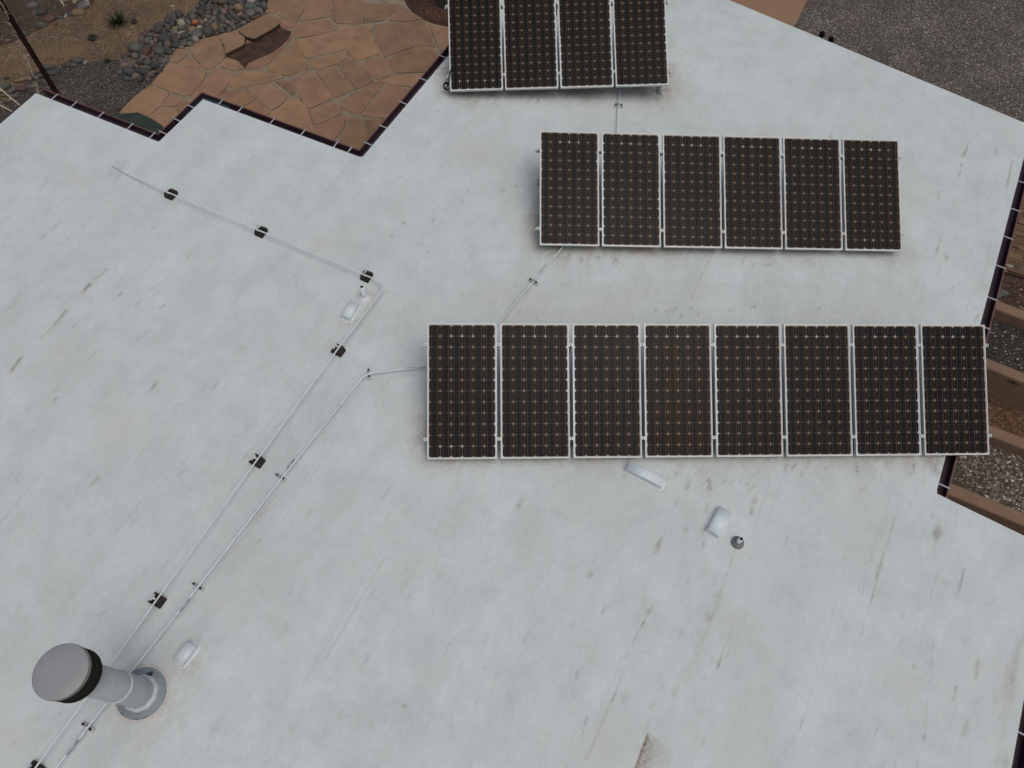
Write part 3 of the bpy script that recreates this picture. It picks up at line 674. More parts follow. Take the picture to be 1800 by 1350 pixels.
# ------------------------------------------------------------------ conduits on the roof
def fillet(pts, r=.12, n=6):
    out = [pts[0]]
    for i in range(1, len(pts) - 1):
        p, a, b = pts[i], (pts[i - 1] - pts[i]).normalized(), (pts[i + 1] - pts[i]).normalized()
        p0, p1 = p + a * r, p + b * r
        for k in range(n + 1):
            t = k / n; out.append(p0 * (1 - t) ** 2 + p * 2 * t * (1 - t) + p1 * t * t)
    out.append(pts[-1]); return out
def sag(pts, amp=.012, step=.6, seed=0):
    r_ = random.Random(seed); out = []
    for a, b in zip(pts, pts[1:]):
        n = max(1, int((b - a).length / step)); px_ = Vector((-(b - a).y, (b - a).x, 0)).normalized()
        for k in range(n):
            q = a.lerp(b, k / n)
            if k: q = q + px_ * r_.uniform(-amp, amp)
            out.append(q)
    out.append(pts[-1]); return out
def conduit(pix, h, r, label, couple=(), seed=0, bare=None, fr=.12):
    pts = [on_roof(a, b, h if not isinstance(h, list) else h[i]) for i, (a, b) in enumerate(pix)]
    root = empty('conduit', pts[0]); tag(root, label, 'conduit', None)
    bm = bmesh.new(); tube(bm, fillet(sag(pts, .006, 1.2, seed), .05 if fr < .1 else .10), r, 10); build('pipe', bm, M['conduit'], root)
    for c0, c1, dark in couple:
        q0, q1 = on_roof(*c0, h if not isinstance(h, list) else h[1]), on_roof(*c1, h if not isinstance(h, list) else h[1])
        bm = bmesh.new(); tube(bm, [q0, q1], r * 1.25 if not dark else r * 1.04, 10); build('coupling', bm, M['rail'] if dark else M['conduit'], root)
    return root
H1c, H2c = .125, .055
conduit([(198, 293), (230, 309), (302, 341), (460, 407), (645, 485), (662, 492), (674, 503), (669, 515), (594, 613), (452, 808), (277, 1052), (160, 1216), (62, 1350), (20, 1405), (-160, 1640)],
        [-.004, .045, H1c - .015] + [H1c - .015] * 12, .0088, 'long thin white pipe raised on dark blocks, bending once and running down the roof',
        couple=[((648, 540), (644, 546), False), ((105, 1290), (101, 1296), False)], seed=3)
conduit([(752, 646), (720, 648), (660, 655), (643, 658), (630, 672), (497, 838), (350, 1029), (157, 1275), (100, 1348), (60, 1400), (-130, 1640)], H2c, .0095,
        'white conduit from the front row of panels, held by small clamps',
        couple=[((716, 648), (748, 646), True), ((517, 808), (505, 823), True), ((333, 1052), (316, 1074), True), ((150, 1284), (143, 1294), False), ((138, 1300), (117, 1327), True)], seed=5)
conduit([(996, 425), (987, 437), (937, 495), (876, 569), (868, 580)], .05, .0095, 'short white conduit slanting between the middle row and the front row of panels',
        couple=[((961, 466), (949, 481), True), ((945, 486), (940, 492), False)], seed=6)
conduit([(1091, 148), (1090, 160), (1087, 190), (1085, 236)], .05, .0092, 'shortest white conduit joining the back row to the middle row of panels', seed=7)

def block(px, py, d, label, size=(.072, .058, .045)):
    c = on_roof(px, py, 0); d = Vector((d[0], d[1], 0)).normalized(); sd_ = Vector((-d.y, d.x, 0))
    root = empty('pipe_block', c); tag(root, label, 'pipe support', 'dark pipe support blocks on the roof')
    sx, sy, sz = size; Z_ = Vector((0, 0, 1)); bm = bmesh.new()
    ends = []
    for s in (-1, 1):
        prof = [(-1, 0), (1, 0), (1, .55), (.62, 1.0), (.30, 1.0), (.22, .72), (-.22, .72), (-.30, 1.0), (-.62, 1.0), (-1, .55)]
        ends.append([bm.verts.new(c + d * (sy * s) + sd_ * (sx * a) + Z_ * (2 * sz * b - .01)) for a, b in prof])
    bm.faces.new(ends[0]); bm.faces.new(ends[1][::-1])
    for k in range(10): bm.faces.new((ends[0][k], ends[0][(k + 1) % 10], ends[1][(k + 1) % 10], ends[1][k]))
    for s in (-1, 0, 1): box(bm, c + d * (sy * .6 * s) + sd_ * (sx * 1.0) + Z_ * .03, d * .012, sd_ * .008, Z_ * .018)
    build('base', bm, M['rubber'], root)
    bm = bmesh.new(); pt = c + Z_ * (H1c - .012)
    box(bm, pt + Z_ * .016, d * .012, sd_ * .026, Z_ * .003); box(bm, pt - Z_ * .022 - sd_ * .034, d * .036, sd_ * .012, Z_ * .0035)
    build('strap', bm, M['white_old'], root)
d_h = on_roof(645, 485) - on_roof(302, 341); d_v = on_roof(452, 809) - on_roof(594, 613)
for (px, py, d, lb) in [(302, 344, d_h, 'dark block under the thin pipe nearest the flagstone courtyard'), (460, 410, d_h, 'dark block under the middle of the pipe run leading to the bend'),
                        (645, 488, d_h, 'dark block just before the bend of the thin pipe'), (595, 618, d_v, 'dark block between the half-round hood and the front row of panels'),
                        (453, 812, d_v, 'dark block halfway down the sloping pipe run'), (278, 1056, d_v, 'dark block above the tall grey flue'), (64, 1354, d_v, 'dark block cut off at the bottom left corner')]:
    block(px, py, d, lb)
def strut(px, py, d, label, h=H2c):
    c = on_roof(px, py, 0); d = Vector((d[0], d[1], 0)).normalized(); sd_ = Vector((-d.y, d.x, 0)); Z_ = Vector((0, 0, 1))
    root = empty('pipe_clamp', c); tag(root, label, 'pipe clamp', 'small strut clamps holding the conduits')
    bm = bmesh.new(); box(bm, c + Z_ * .016, sd_ * .075, d * .018, Z_ * .016); build('strut', bm, M['white_old'], root)
    for s in (-1, 1):
        bm = bmesh.new()
        box(bm, c + Z_ * .042 + sd_ * .044 * s, sd_ * .013, d * .010, Z_ * .008); lathe(bm, c + Z_ * .050 + sd_ * .048 * s, [(.008, 0), (.008, .014), (0, .014)], 6)
        build('bolt', bm, M['rubber'], root)
    bm = bmesh.new(); pp = c + Z_ * h
    tube(bm, [pp - d * .011, pp + d * .011], .017, 10); box(bm, pp - Z_ * .008, sd_ * .03, d * .011, Z_ * .002); build('saddle', bm, M['strap'], root)
d2 = on_roof(350, 1029) - on_roof(497, 838)
for (px, py, d, lb) in [(649, 659, on_roof(720, 648) - on_roof(660, 655), 'clamp at the bend of the conduit leaving the front row'), (494, 840, d2, 'clamp halfway down the slanting conduit'),
                        (349, 1032, d2, 'clamp between the flue and the middle of the slanting conduit'), (156, 1278, d2, 'clamp below the tall grey flue'),
                        (937, 497, on_roof(876, 569) - on_roof(987, 437), 'clamp on the short conduit between the middle and front rows'),
                        (1087, 188, on_roof(1085, 236) - on_roof(1090, 160), 'clamp on the shortest conduit behind the middle row')]:
    strut(px, py, d, lb)

# ------------------------------------------------------------------ roof vents
def hood(corners, h, arch, label, mat, walls=True):
    q = [on_roof(a, b, h) for a, b in corners]       # two ends of one short side, then the other
    c = sum(q, Vector()) / 4; m0 = (q[0] + q[1]) / 2; m1 = (q[2] + q[3]) / 2
    L_ = (m1 - m0); ln = L_.length / 2; L_.normalize(); wd = (q[1] - q[0]).length / 2; S_ = RN.cross(L_).normalized()
    root = empty('roof_vent', Vector((c.x, c.y, rz(c.x, c.y)))); tag(root, label, 'roof vent', None)
    bm = bmesh.new(); n = 12; prof = [(-1, -h)] + [(-math.cos(math.pi * k / n), arch * (math.sin(math.pi * k / n) - 1)) for k in range(n + 1)] + [(1, -h)]
    A = [bm.verts.new(c + L_ * -ln + S_ * (wd * a) + RN * b) for a, b in prof]; B = [bm.verts.new(c + L_ * ln + S_ * (wd * a) + RN * b) for a, b in prof]
    for k in range(len(prof) - 1):
        f = bm.faces.new((A[k], A[k + 1], B[k + 1], B[k])); f.smooth = 1 < k < n
    bm.faces.new(A[::-1]); bm.faces.new(B)
    build('hood', bm, mat, root)
    bm = bmesh.new(); r0 = wd + .018; l0 = ln + .015; cb = c - RN * (h - .004)
    sg = lambda v_: math.copysign(abs(v_) ** .42, v_)
    ring = lambda rr_, ll_, z: [bm.verts.new(cb + L_ * (ll_ * sg(math.cos(t))) + S_ * (rr_ * sg(math.sin(t))) + RN * z) for t in [2 * math.pi * k / 28 for k in range(28)]]
    o_, i_ = ring(r0 * 1.12, l0 * 1.1, -.003), ring(r0 * .97, l0 * .97, .006)
    for k in range(28): f = bm.faces.new((o_[k], o_[(k + 1) % 28], i_[(k + 1) % 28], i_[k])); f.smooth = True
    bm.faces.new(i_); build('flashing', bm, M['roof_edge'], root)
hood([(1102, 824), (1108, 810), (1170, 841), (1164, 856)], .10, .012, 'long narrow white box vent lying just in front of the front row of panels', M['white'])
hood([(1265, 889), (1288, 901), (1266, 942), (1243, 931)], .10, .042, 'widest white half-round vent hood beside the small grey pipe flange', M['white'])
hood([(615, 526), (630, 533), (613, 559), (600, 554)], .08, .028, 'small white half-round vent hood inside the bend of the thin pipe', M['white'])
hood([(328, 1126), (344, 1136), (318, 1170), (301, 1160)], .10, .02, 'white vent box with peeling paint beside the tall flue', M['hood_peel'])

def pipe_vent(px, py, h, r, label, fr, fm, tilt=Vector((0, 0, 0)), cone=False):
    c = on_roof(px, py, 0); root = empty('vent_pipe', c); tag(root, label, 'vent pipe', 'short vent pipes on the roof')
    bm = bmesh.new(); ax = (Vector((0, 0, 1)) + tilt).normalized()
    lathe(bm, c, [(r, -.02), (r, h), (r * .82, h), (r * .82, h * .4)], 20, axis=ax); build('pipe', bm, M['white'], root)
    bm = bmesh.new(); lathe(bm, c, [(r * .83, h * .96), (0, h * .96)], 20, axis=ax); build('bore', bm, M['hole'], root)
    bm = bmesh.new()
    prof = [(fr, -.004), (fr * .96, .012), (fr * .5, .026), (r * 1.6, .03), (r * 1.35, .055), (r * 1.02, .055)] if cone else [(fr, -.003), (fr * .9, .005), (r * 2.2, .012), (r * 1.3, .03), (r * 1.02, .032)]
    lathe(bm, c, prof, 30, axis=RN); build('flange', bm, fm, root)
pipe_vent(640.5, 523, .235, .027, 'white painted vent pipe with a dark open top inside the bend of the thin pipe', .085, M['roof_edge'])
M['lead'] = simple('grey_lead_flange', (.23, .235, .225, 1), .6, .1, var=.3, sc=18, bmp=.004)
pipe_vent(1296, 954, .15, .024, 'small vent pipe rising from a round bare grey flange', .078, M['lead'], cone=True)

# tall flue
fb = on_roof(249.3, 1218.7); flue = empty('flue', fb); tag(flue, 'tall grey flue with a round flat cap and dark louvred band', 'flue')
bm = bmesh.new(); lathe(bm, fb, [(.243, -.004), (.243, .012), (.236, .018), (.19, .024), (.17, .04), (.14, .045)], 56, axis=RN); build('flange', bm, M['flange'], flue)
def lumpy_ring(c, r_in, r_out, seed, z=.006, n=72):
    r_ = random.Random(seed); bm = bmesh.new(); x, y = frame_for(RN); ph = [r_.uniform(0, 6.28) for _ in range(5)]; I_, O2 = [], []
    for k in range(n):
        t = 2 * math.pi * k / n; w_ = sum(math.sin(t * (i + 2) + ph[i]) / (i + 2) for i in range(5)) * .55 + r_.uniform(-.12, .12)
        d = x * math.cos(t) + y * math.sin(t); I_.append(bm.verts.new(c + d * r_in + RN * z)); O2.append(bm.verts.new(c + d * (r_out + (r_out - r_in) * w_ * .6) + RN * .0015))
    for k in range(n): bm.faces.new((I_[k], I_[(k + 1) % n], O2[(k + 1) % n], O2[k])).smooth = True
    return bm
M['sealant'] = simple('dirty_sealant', (.53, .52, .485, 1), .8, var=.14, sc=16, bmp=.004)
build('sealant', lumpy_ring(fb, .238, .272, 3, .012), M['sealant'], flue)
vd = Vector((-.35, -.94, 0)).normalized()
for z0, z1, r0_ in ((.08, .54, .1418), (.575, 1.32, .1368)):
    bm = bmesh.new(); sdv = Vector((-vd.y, vd.x, 0)); box(bm, fb + vd * r0_ + Vector((0, 0, (z0 + z1) / 2)), vd * .0012, sdv * .006, (0, 0, (z1 - z0) / 2)); build('seam', bm, M['flue'], flue)
for k in range(8):
    t = 2 * math.pi * (k + .3) / 8; e = Vector((math.cos(t), math.sin(t), 0)); bm = bmesh.new(); lathe(bm, fb + e * .205 + RN * .022, [(.007, 0), (.006, .005), (0, .006)], 8, axis=RN); build('screw', bm, M['rail'], flue)
bm = bmesh.new(); lathe(bm, fb, [(.182, .025), (.176, .05), (.150, .072), (.1425, .078)], 10, axis=RN, smooth=False); build('storm_collar', bm, M['white_old'], flue)
bm = bmesh.new(); lathe(bm, fb, [(.1415, 0), (.1415, .56)], 48); build('lower_pipe', bm, M['flue'], flue)
bm = bmesh.new(); lathe(bm, fb, [(.1365, .55), (.1365, 1.34), (.13, 1.34)], 48); build('upper_pipe', bm, M['flue'], flue)
bm = bmesh.new(); lathe(bm, fb, [(.1366, .572), (.147, .572), (.149, .56), (.147, .545), (.1416, .545)], 48); build('joint_band', bm, M['white_old'], flue)
bm = bmesh.new(); lathe(bm, fb, [(.13, 1.325), (.205, 1.325), (.209, 1.33), (.209, 1.525)], 64); build('screen', bm, M['black'], flue)
M['louv'] = simple('dull_bronze', (.030, .028, .021, 1), .8, 0, spec=.1)
bm = bmesh.new()
for k in range(96):
    t = 2 * math.pi * k / 96; e = Vector((math.cos(t), math.sin(t), 0)); f_ = Vector((-e.y, e.x, 0)); wdt = .0017 if k % 12 else .006
    box(bm, fb + e * .2115 + Vector((0, 0, 1.428)), e * .0018, f_ * wdt, (0, 0, .094))
for z in (1.332, 1.43, 1.52):
    lathe(bm, fb, [(.2095, z - .005), (.2145, z - .005), (.2145, z + .005), (.2095, z + .005)], 64)
build('louvre_cage', bm, M['louv'], flue)
M['olive'] = simple('olive_rim', (.19, .195, .15, 1), .5, .3)
bm = bmesh.new(); lathe(bm, fb, [(.2, 1.526), (.2185, 1.526), (.2185, 1.560), (.214, 1.566)], 64); build('cap_rim', bm, M['olive'], flue)
bm = bmesh.new(); lathe(bm, fb, [(.2145, 1.556), (.217, 1.567), (.21, 1.571), (.12, 1.578), (0, 1.582)], 64); build('cap', bm, M['cap'], flue)

# twin floodlight under the top right eave
c0, c1 = on_roof(1444, 60.5), on_roof(1460.5, 69.5); fl = empty('floodlight', (c0 + c1) / 2); tag(fl, 'twin black floodlight heads poking out past the top right roof edge', 'floodlight')
ed = (W['G1'] - apex).normalized(); outw = Vector((-ed.y, ed.x, 0))
for c in (c0, c1):
    c = c + Vector((0, 0, -.03)) + outw * .07; ax = (outw * .7 + Vector((0, 0, -.6))).normalized(); bm = bmesh.new()
    lathe(bm, c - ax * .055, [(0, 0), (.030, .004), (.043, .03), (.046, .06), (.05, .11), (.044, .11), (.04, .09), (0, .085)], 20, axis=ax); build('lamp_head', bm, M['black'], fl)
bm = bmesh.new(); m_ = (c0 + c1) / 2 - outw * .05 + Vector((0, 0, -.09)); tube(bm, [c0 + Vector((0, 0, -.06)), m_, c1 + Vector((0, 0, -.06))], .012, 8)
lathe(bm, m_ - outw * .03, [(0, 0), (.05, 0), (.05, .03), (0, .03)], 16, axis=outw); tube(bm, [m_, m_ - outw * .35], .014, 8); build('bracket', bm, M['black'], fl)

# ------------------------------------------------------------------ ground and paving
def sheet(name, pts, z, mat, dz=0, **k):
    bm = bmesh.new()
    if dz: prism(bm, [Vector((p.x, p.y, z)) for p in pts], dz)
    else: bm.faces.new([bm.verts.new((p.x, p.y, z)) for p in pts])
    o = build(name, bm, mat); tag(o, kind='structure', **k); return o
def gp(l, z=0.): return [on_ground(a, b, z) for a, b in l]
M['sand'] = gravel('sandy_soil', [(0, alb(70, 55, 42)), (.5, alb(96, 78, 58)), (.86, alb(104, 88, 66)), (.975, alb(118, 104, 82)), (1, alb(160, 150, 130))], .024, (alb(96, 76, 54), 1.3, .50), .008)
bm = bmesh.new(); e = 260; bm.faces.new([bm.verts.new(q) for q in ((-e, -e, 0), (e, -e, 0), (e, e, 0), (-e, e, 0))])
tag(build('ground', bm, M['sand']), kind='structure')
M['dark_gravel'] = gravel('dark_gravel', [(0, alb(34, 30, 28)), (.55, alb(62, 55, 50)), (.86, alb(80, 72, 66)), (.975, alb(100, 94, 86)), (1, alb(140, 134, 126))], .022, None, .01, 3.)
M['lot'] = gravel('driveway_gravel', [(0, alb(48, 43, 39)), (.45, alb(76, 69, 62)), (.8, alb(98, 91, 82)), (.95, alb(135, 128, 118)), (1, alb(185, 180, 170))], .023, None, .012, 9.)
sheet('gravel_bed', gp([(-300, 330), (-120, 265), (-10, 190), (30, 165), (60, 128), (90, 118), (130, 112), (165, 108), (205, 105), (240, 120), (285, 130), (275, 160), (225, 215), (330, 300), (120, 420)]), .006, M['dark_gravel'])
sheet('gravel_driveway', gp([(1395, 40), (1300, 170), (1750, 420), (2300, 560), (2600, 0), (2300, -500), (1600, -500), (1500, -100)]), .006, M['lot'])
M['pad'] = simple('tan_concrete', alb(120, 95, 74), .85, var=.06, sc=2.5, bmp=.004, bsc=90)
sheet('concrete_apron', gp([(1240, -160), (1478, -120), (1396, 47), (1350, 125), (1150, 60)]), .05, M['pad'], dz=.06)

# flagstone patio: mortar bed and raised stones
M['mortar'] = simple('grey_mortar', alb(112, 101, 84), .9, var=.2, sc=5, bmp=.01, bsc=40)
def stone_mat():
    m, n, p, L = nodes('sandstone'); a = N(n, 'ShaderNodeAttribute', attribute_name='tone'); v = coords(n)
    c = mix(n, 1., a.outputs['Color'], ramp(n, noise(n, v, 2.2, 7, .62), [(.3, (.78, .76, .74)), (.7, (1.2, 1.2, 1.18))]), 'MULTIPLY')
    f = ramp(n, noise(n, v, 1.3, 5, .6, .6), [(.56, g(0)), (.72, g(.6))]); c = mix(n, f, c, (.36, .20, .095, 1))
    f = ramp(n, noise(n, v, 2.7, 6, .7), [(.57, g(0)), (.74, g(.5))]); c = mix(n, f, c, (.16, .085, .052, 1))
    c = mix(n, 1., c, ramp(n, noise(n, v, 60, 4, .7), [(.3, g(.88)), (.7, g(1.1))]), 'MULTIPLY')
    L.new(c, p.inputs['Base Color']); p.inputs['Roughness'].default_value = .75
    bump(n, p, noise(n, v, 14, 6, .65), .015, .5); return m
M['stone'] = stone_mat()
patio_edge = [(210, 199), (225, 181), (238, 168), (265, 149), (280, 130), (296, 110), (296, 100), (310, 86), (330, 82), (358, 67), (385, 61), (415, 52), (442, 38), (470, 23), (467, 13), (473, 0), (492, -70), (1000, -120), (1010, 60), (640, 400), (300, 330), (180, 260)]
ST = [
 [(210, 199), (225, 181), (240, 168), (265, 152), (272, 153), (296, 164), (294, 170), (286, 178), (281, 187), (257, 205), (240, 222), (215, 222)],
 [(267, 149), (294, 112), (352, 123), (363, 129), (353, 146), (334, 166), (326, 168), (300, 161), (276, 151)],
 [(296, 100), (310, 86), (326, 86), (329, 96), (314, 109), (296, 107)], [(317, 111), (333, 99), (340, 102), (351, 117), (350, 122), (321, 116)],
 [(332, 83), (358, 68), (384, 63), (395, 90), (394, 103), (377, 117), (362, 122), (352, 111), (346, 106)],
 [(480, 28), (520, 40), (513, 50), (500, 45)],
 [(387, 116), (398, 103), (410, 104), (417, 107), (430, 121), (407, 124)],
 [(390, 92), (397, 98), (414, 103), (428, 119), (433, 122), (455, 119), (472, 111), (495, 88), (513, 64), (513, 60), (500, 40), (450, 60)],
 [(519, 69), (528, 81), (541, 113), (541, 120), (506, 133), (470, 125), (475, 112), (505, 84)],
 [(417, 128), (461, 125), (494, 131), (497, 136), (469, 145), (428, 153), (406, 154), (403, 144), (411, 133)],
 [(377, 120), (405, 129), (410, 134), (402, 145), (398, 152), (392, 160), (375, 175), (365, 190), (345, 182), (337, 169), (352, 150), (366, 138)],
 [(301, 167), (323, 174), (317, 180), (311, 187), (286, 187), (289, 177)], [(325, 176), (338, 180), (345, 200), (315, 240), (312, 190)],
 [(284, 189), (310, 190), (313, 200), (308, 235), (290, 260), (270, 250), (260, 224), (258, 206)],
 [(397, 160), (430, 156), (448, 176), (440, 180), (423, 187), (380, 172)], [(433, 155), (472, 146), (505, 167), (500, 178), (478, 193), (453, 177)],
 [(450, 179), (475, 194), (470, 203), (440, 210), (415, 196), (425, 189)], [(484, 143), (517, 141), (520, 165), (514, 167), (500, 155)],
 [(520, 136), (544, 127), (556, 134), (582, 166), (580, 175), (545, 190), (540, 190), (528, 172), (522, 155)],
 [(545, 193), (586, 178), (600, 191), (598, 200), (569, 214), (553, 219), (547, 203)],
 [(505, 178), (527, 175), (542, 195), (550, 222), (556, 239), (540, 260), (500, 250), (472, 205), (486, 192)],
 [(556, 222), (600, 204), (611, 206), (600, 230), (586, 247), (575, 262), (560, 250)], [(614, 206), (633, 211), (642, 222), (649, 244), (650, 264), (638, 290), (592, 260), (605, 230)],
 [(640, 211), (678, 211), (690, 225), (665, 260), (653, 246), (644, 228)], [(556, 125), (589, 117), (600, 133), (625, 156), (589, 172), (583, 167), (567, 142)],
 [(592, 111), (614, 103), (628, 117), (658, 142), (628, 156), (606, 133)], [(597, 181), (658, 144), (675, 147), (633, 200), (617, 197), (600, 189)],
 [(681, 149), (711, 154), (711, 172), (692, 197), (678, 208), (639, 203), (636, 200)], [(714, 156), (740, 154), (735, 175), (700, 205), (696, 199), (714, 173)],
 [(683, 103), (733, 81), (761, 86), (767, 97), (785, 100), (770, 124), (697, 128), (689, 119)], [(664, 142), (694, 134), (765, 127), (750, 152), (700, 150)],
 [(628, 114), (672, 98), (681, 108), (686, 119), (694, 131), (661, 140), (644, 125)], [(592, 44), (653, 47), (658, 75), (669, 94), (625, 107), (608, 86), (597, 64)],
 [(660, 43), (747, 36), (758, 67), (764, 83), (736, 78), (678, 100), (661, 72)], [(754, 43), (800, 52), (820, 92), (785, 97), (770, 82)],
 [(516, 53), (528, 42), (575, 35), (591, 52), (561, 60), (519, 67)], [(522, 70), (564, 62), (594, 56), (607, 86), (540, 102), (531, 88)],
 [(546, 106), (607, 89), (611, 100), (589, 113), (558, 123), (549, 117)], [(467, 22), (472, 0), (480, -30), (545, -30), (542, 0), (519, 42), (512, 38), (484, 22)],
 [(545, 3), (550, -20), (582, -20), (578, 30), (524, 37)], [(586, -5), (643, 3), (633, 42), (592, 40), (582, 29)], [(645, 6), (697, 8), (694, 17), (675, 35), (638, 41)],
 [(703, 8), (717, 17), (744, 32), (719, 37), (683, 36)], [(721, 6), (740, 18), (767, 36), (810, 50), (830, 20), (800, -40), (730, -40)], [(586, -12), (640, -5), (712, 0), (722, -50), (590, -50)]]
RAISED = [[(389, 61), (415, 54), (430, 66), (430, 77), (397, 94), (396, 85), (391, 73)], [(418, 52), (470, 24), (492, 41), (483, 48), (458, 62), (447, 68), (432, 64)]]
bm = bmesh.new(); prism(bm, gp(patio_edge, .022), .05)
patio = build('patio', bm, M['mortar']); tag(patio, kind='structure')
rs = random.Random(4)
def rough_poly(pts, amp=.012, step=.12):
    out = []; n = len(pts)
    for i in range(n):
        a, b, c = pts[i - 1], pts[i], pts[(i + 1) % n]
        # soften the corner
        pa_ = b + (a - b).normalized() * min(.035, (a - b).length * .25); pc_ = b + (c - b).normalized() * min(.035, (c - b).length * .25)
        out.append(pa_); out.append((pa_ + pc_) / 4 + b / 2); out.append(pc_)
        k = int((c - b).length / step)
        for j in range(1, k):
            q = b.lerp(c, j / k); out.append(q + Vector((rs.uniform(-amp, amp), rs.uniform(-amp, amp), 0)))
    return out
bm = bmesh.new(); cl = bm.loops.layers.float_color.new('tone')
crk = []
TONES = [(119, 94, 73), (113, 89, 71), (117, 94, 71), (111, 88, 70), (120, 96, 74), (113, 87, 70), (115, 92, 71)]
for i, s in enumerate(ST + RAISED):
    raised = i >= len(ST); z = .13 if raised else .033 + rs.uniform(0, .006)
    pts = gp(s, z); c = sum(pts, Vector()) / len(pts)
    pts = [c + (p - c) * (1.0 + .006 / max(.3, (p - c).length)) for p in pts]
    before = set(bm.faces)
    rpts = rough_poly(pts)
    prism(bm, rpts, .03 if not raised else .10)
    # open cracks where mortar has pulled away from the stone
    run = rs.random() < .5
    for a_, b_ in zip(rpts, rpts[1:] + rpts[:1]):
        if rs.random() < .22: run = not run
        if run and rs.random() < .7 and not raised and (b_ - a_).length > 1e-4:
            e_ = (b_ - a_).normalized(); o_ = Vector((e_.y, -e_.x, 0)); 
            if ((a_ + b_) / 2 + o_ * .01 - c).length < ((a_ + b_) / 2 - o_ * .01 - c).length: o_ = -o_
            wv = rs.uniform(.004, .011); crk.append([Vector((q_.x, q_.y, .0262)) for q_ in (a_ - e_ * .004 - o_ * .004, b_ + e_ * .004 - o_ * .004, b_ + e_ * .004 + o_ * wv, a_ - e_ * .004 + o_ * wv)])
    t = TONES[rs.randrange(len(TONES))]; k = rs.uniform(.92, 1.1); colr = alb(*[min(255, v_ * k) for v_ in t])
    for f in bm.faces:
        if f not in before:
            for l in f.loops: l[cl] = colr if not raised or f.normal.z > .5 or len(f.verts) > 6 else (.05, .036, .026, 1)  # raised stones' sides coloured near-black, painting in the shade under the ledge
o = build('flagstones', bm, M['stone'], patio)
M['crack'] = simple('open_joint', (.04, .034, .027, 1), .95, var=.4)
bm = bmesh.new()
for k_, q4 in enumerate(crk): bm.faces.new([bm.verts.new(q_ + Vector((0, 0, .00001 * k_))) for q_ in q4])
o = build('open_joint', bm, M['crack'], patio)
# wet hollow below the raised border stones
M['wet'] = simple('wet_stone_film', (.062, .030, .019, 1), .55, var=.6, sc=5)
wp = [(396, 99), (420, 84), (447, 70), (492, 47), (512, 56), (507, 68), (496, 79), (480, 91), (467, 97), (450, 104), (436, 110), (433, 116), (431, 120), (425, 113), (417, 106), (406, 102)]
sheet('puddle', gp(wp, .046), .046, M['wet'])

# round soil bed with a ribbed cactus behind the back row of panels
M['slope_soil'] = gravel('slope_soil', [(0, alb(44, 33, 26)), (.6, alb(66, 52, 41)), (.97, alb(82, 68, 54)), (1, alb(130, 118, 100))], .03, (alb(60, 46, 36), 1.6, .5), .012, 31.)
sheet('soil_patch', gp([(-60, -60), (190, -40), (160, 12), (128, 20), (98, 36), (76, 50), (58, 56), (40, 66), (18, 76), (-10, 84), (-60, 90)]), .007, M['slope_soil'])
M['red_soil'] = gravel('red_soil', [(0, alb(38, 24, 18)), (.6, alb(62, 40, 29)), (.95, alb(78, 52, 38)), (1, alb(110, 84, 64))], .03, None, .008, 5.)
cb = on_ground(803, -12, .05)
bm = bmesh.new(); lathe(bm, Vector((cb.x, cb.y, 0)), [(0, .062), (1.1, .060), (1.33, .052), (1.36, .01)], 48); tag(build('planting_bed', bm, M['red_soil']), kind='structure')
M['cactus'] = simple('grey_green_cactus', (.06, .065, .05, 1), .75, var=.25, sc=9)
M['cactus_spine'] = simple('pale_spines', (.22, .20, .16, 1), .8)
cx = on_ground(778, 9, .06); cc = empty('cactus', Vector((cx.x, cx.y, .06))); tag(cc, 'dark ribbed columnar cactus standing in the round red soil bed', 'cactus')
bm = bmesh.new(); rings = []; nr = 14
for k in range(16):
    h = k / 15; z = 1.35 * h; r0 = .13 * (1 - .1 * abs(h - .4)) * (1 if h < .85 else math.sqrt(max(.02, 1 - ((h - .85) / .15) ** 2)))
    rings.append([bm.verts.new((cx.x + math.cos(t) * r0 * (1 + (.12 if j % 2 else -.12)), cx.y + math.sin(t) * r0 * (1 + (.12 if j % 2 else -.12)), .055 + z)) for j, t in enumerate([2 * math.pi * j / (nr * 2) for j in range(nr * 2)])])
for a, b in zip(rings, rings[1:]):
    for j in range(nr * 2): bm.faces.new((a[j], a[(j + 1) % (nr * 2)], b[(j + 1) % (nr * 2)], b[j]))
bm.faces.new(rings[-1]); build('stem', bm, M['cactus'], cc)
bm = bmesh.new()
for j in range(nr):
    t = 2 * math.pi * (2 * j + 1) / (nr * 2)
    for k in range(24):
        r0 = .150; q = Vector((cx.x + math.cos(t) * r0, cx.y + math.sin(t) * r0, .1 + k * .048)); e_ = Vector((math.cos(t + rs.uniform(-.7, .7)), math.sin(t + rs.uniform(-.7, .7)), rs.uniform(-.4, .5)))
        tube(bm, [q - e_ * .01, q + e_ * .02], [.0016, .0004], 3, cap=False)
build('spines', bm, M['cactus_spine'], cc)

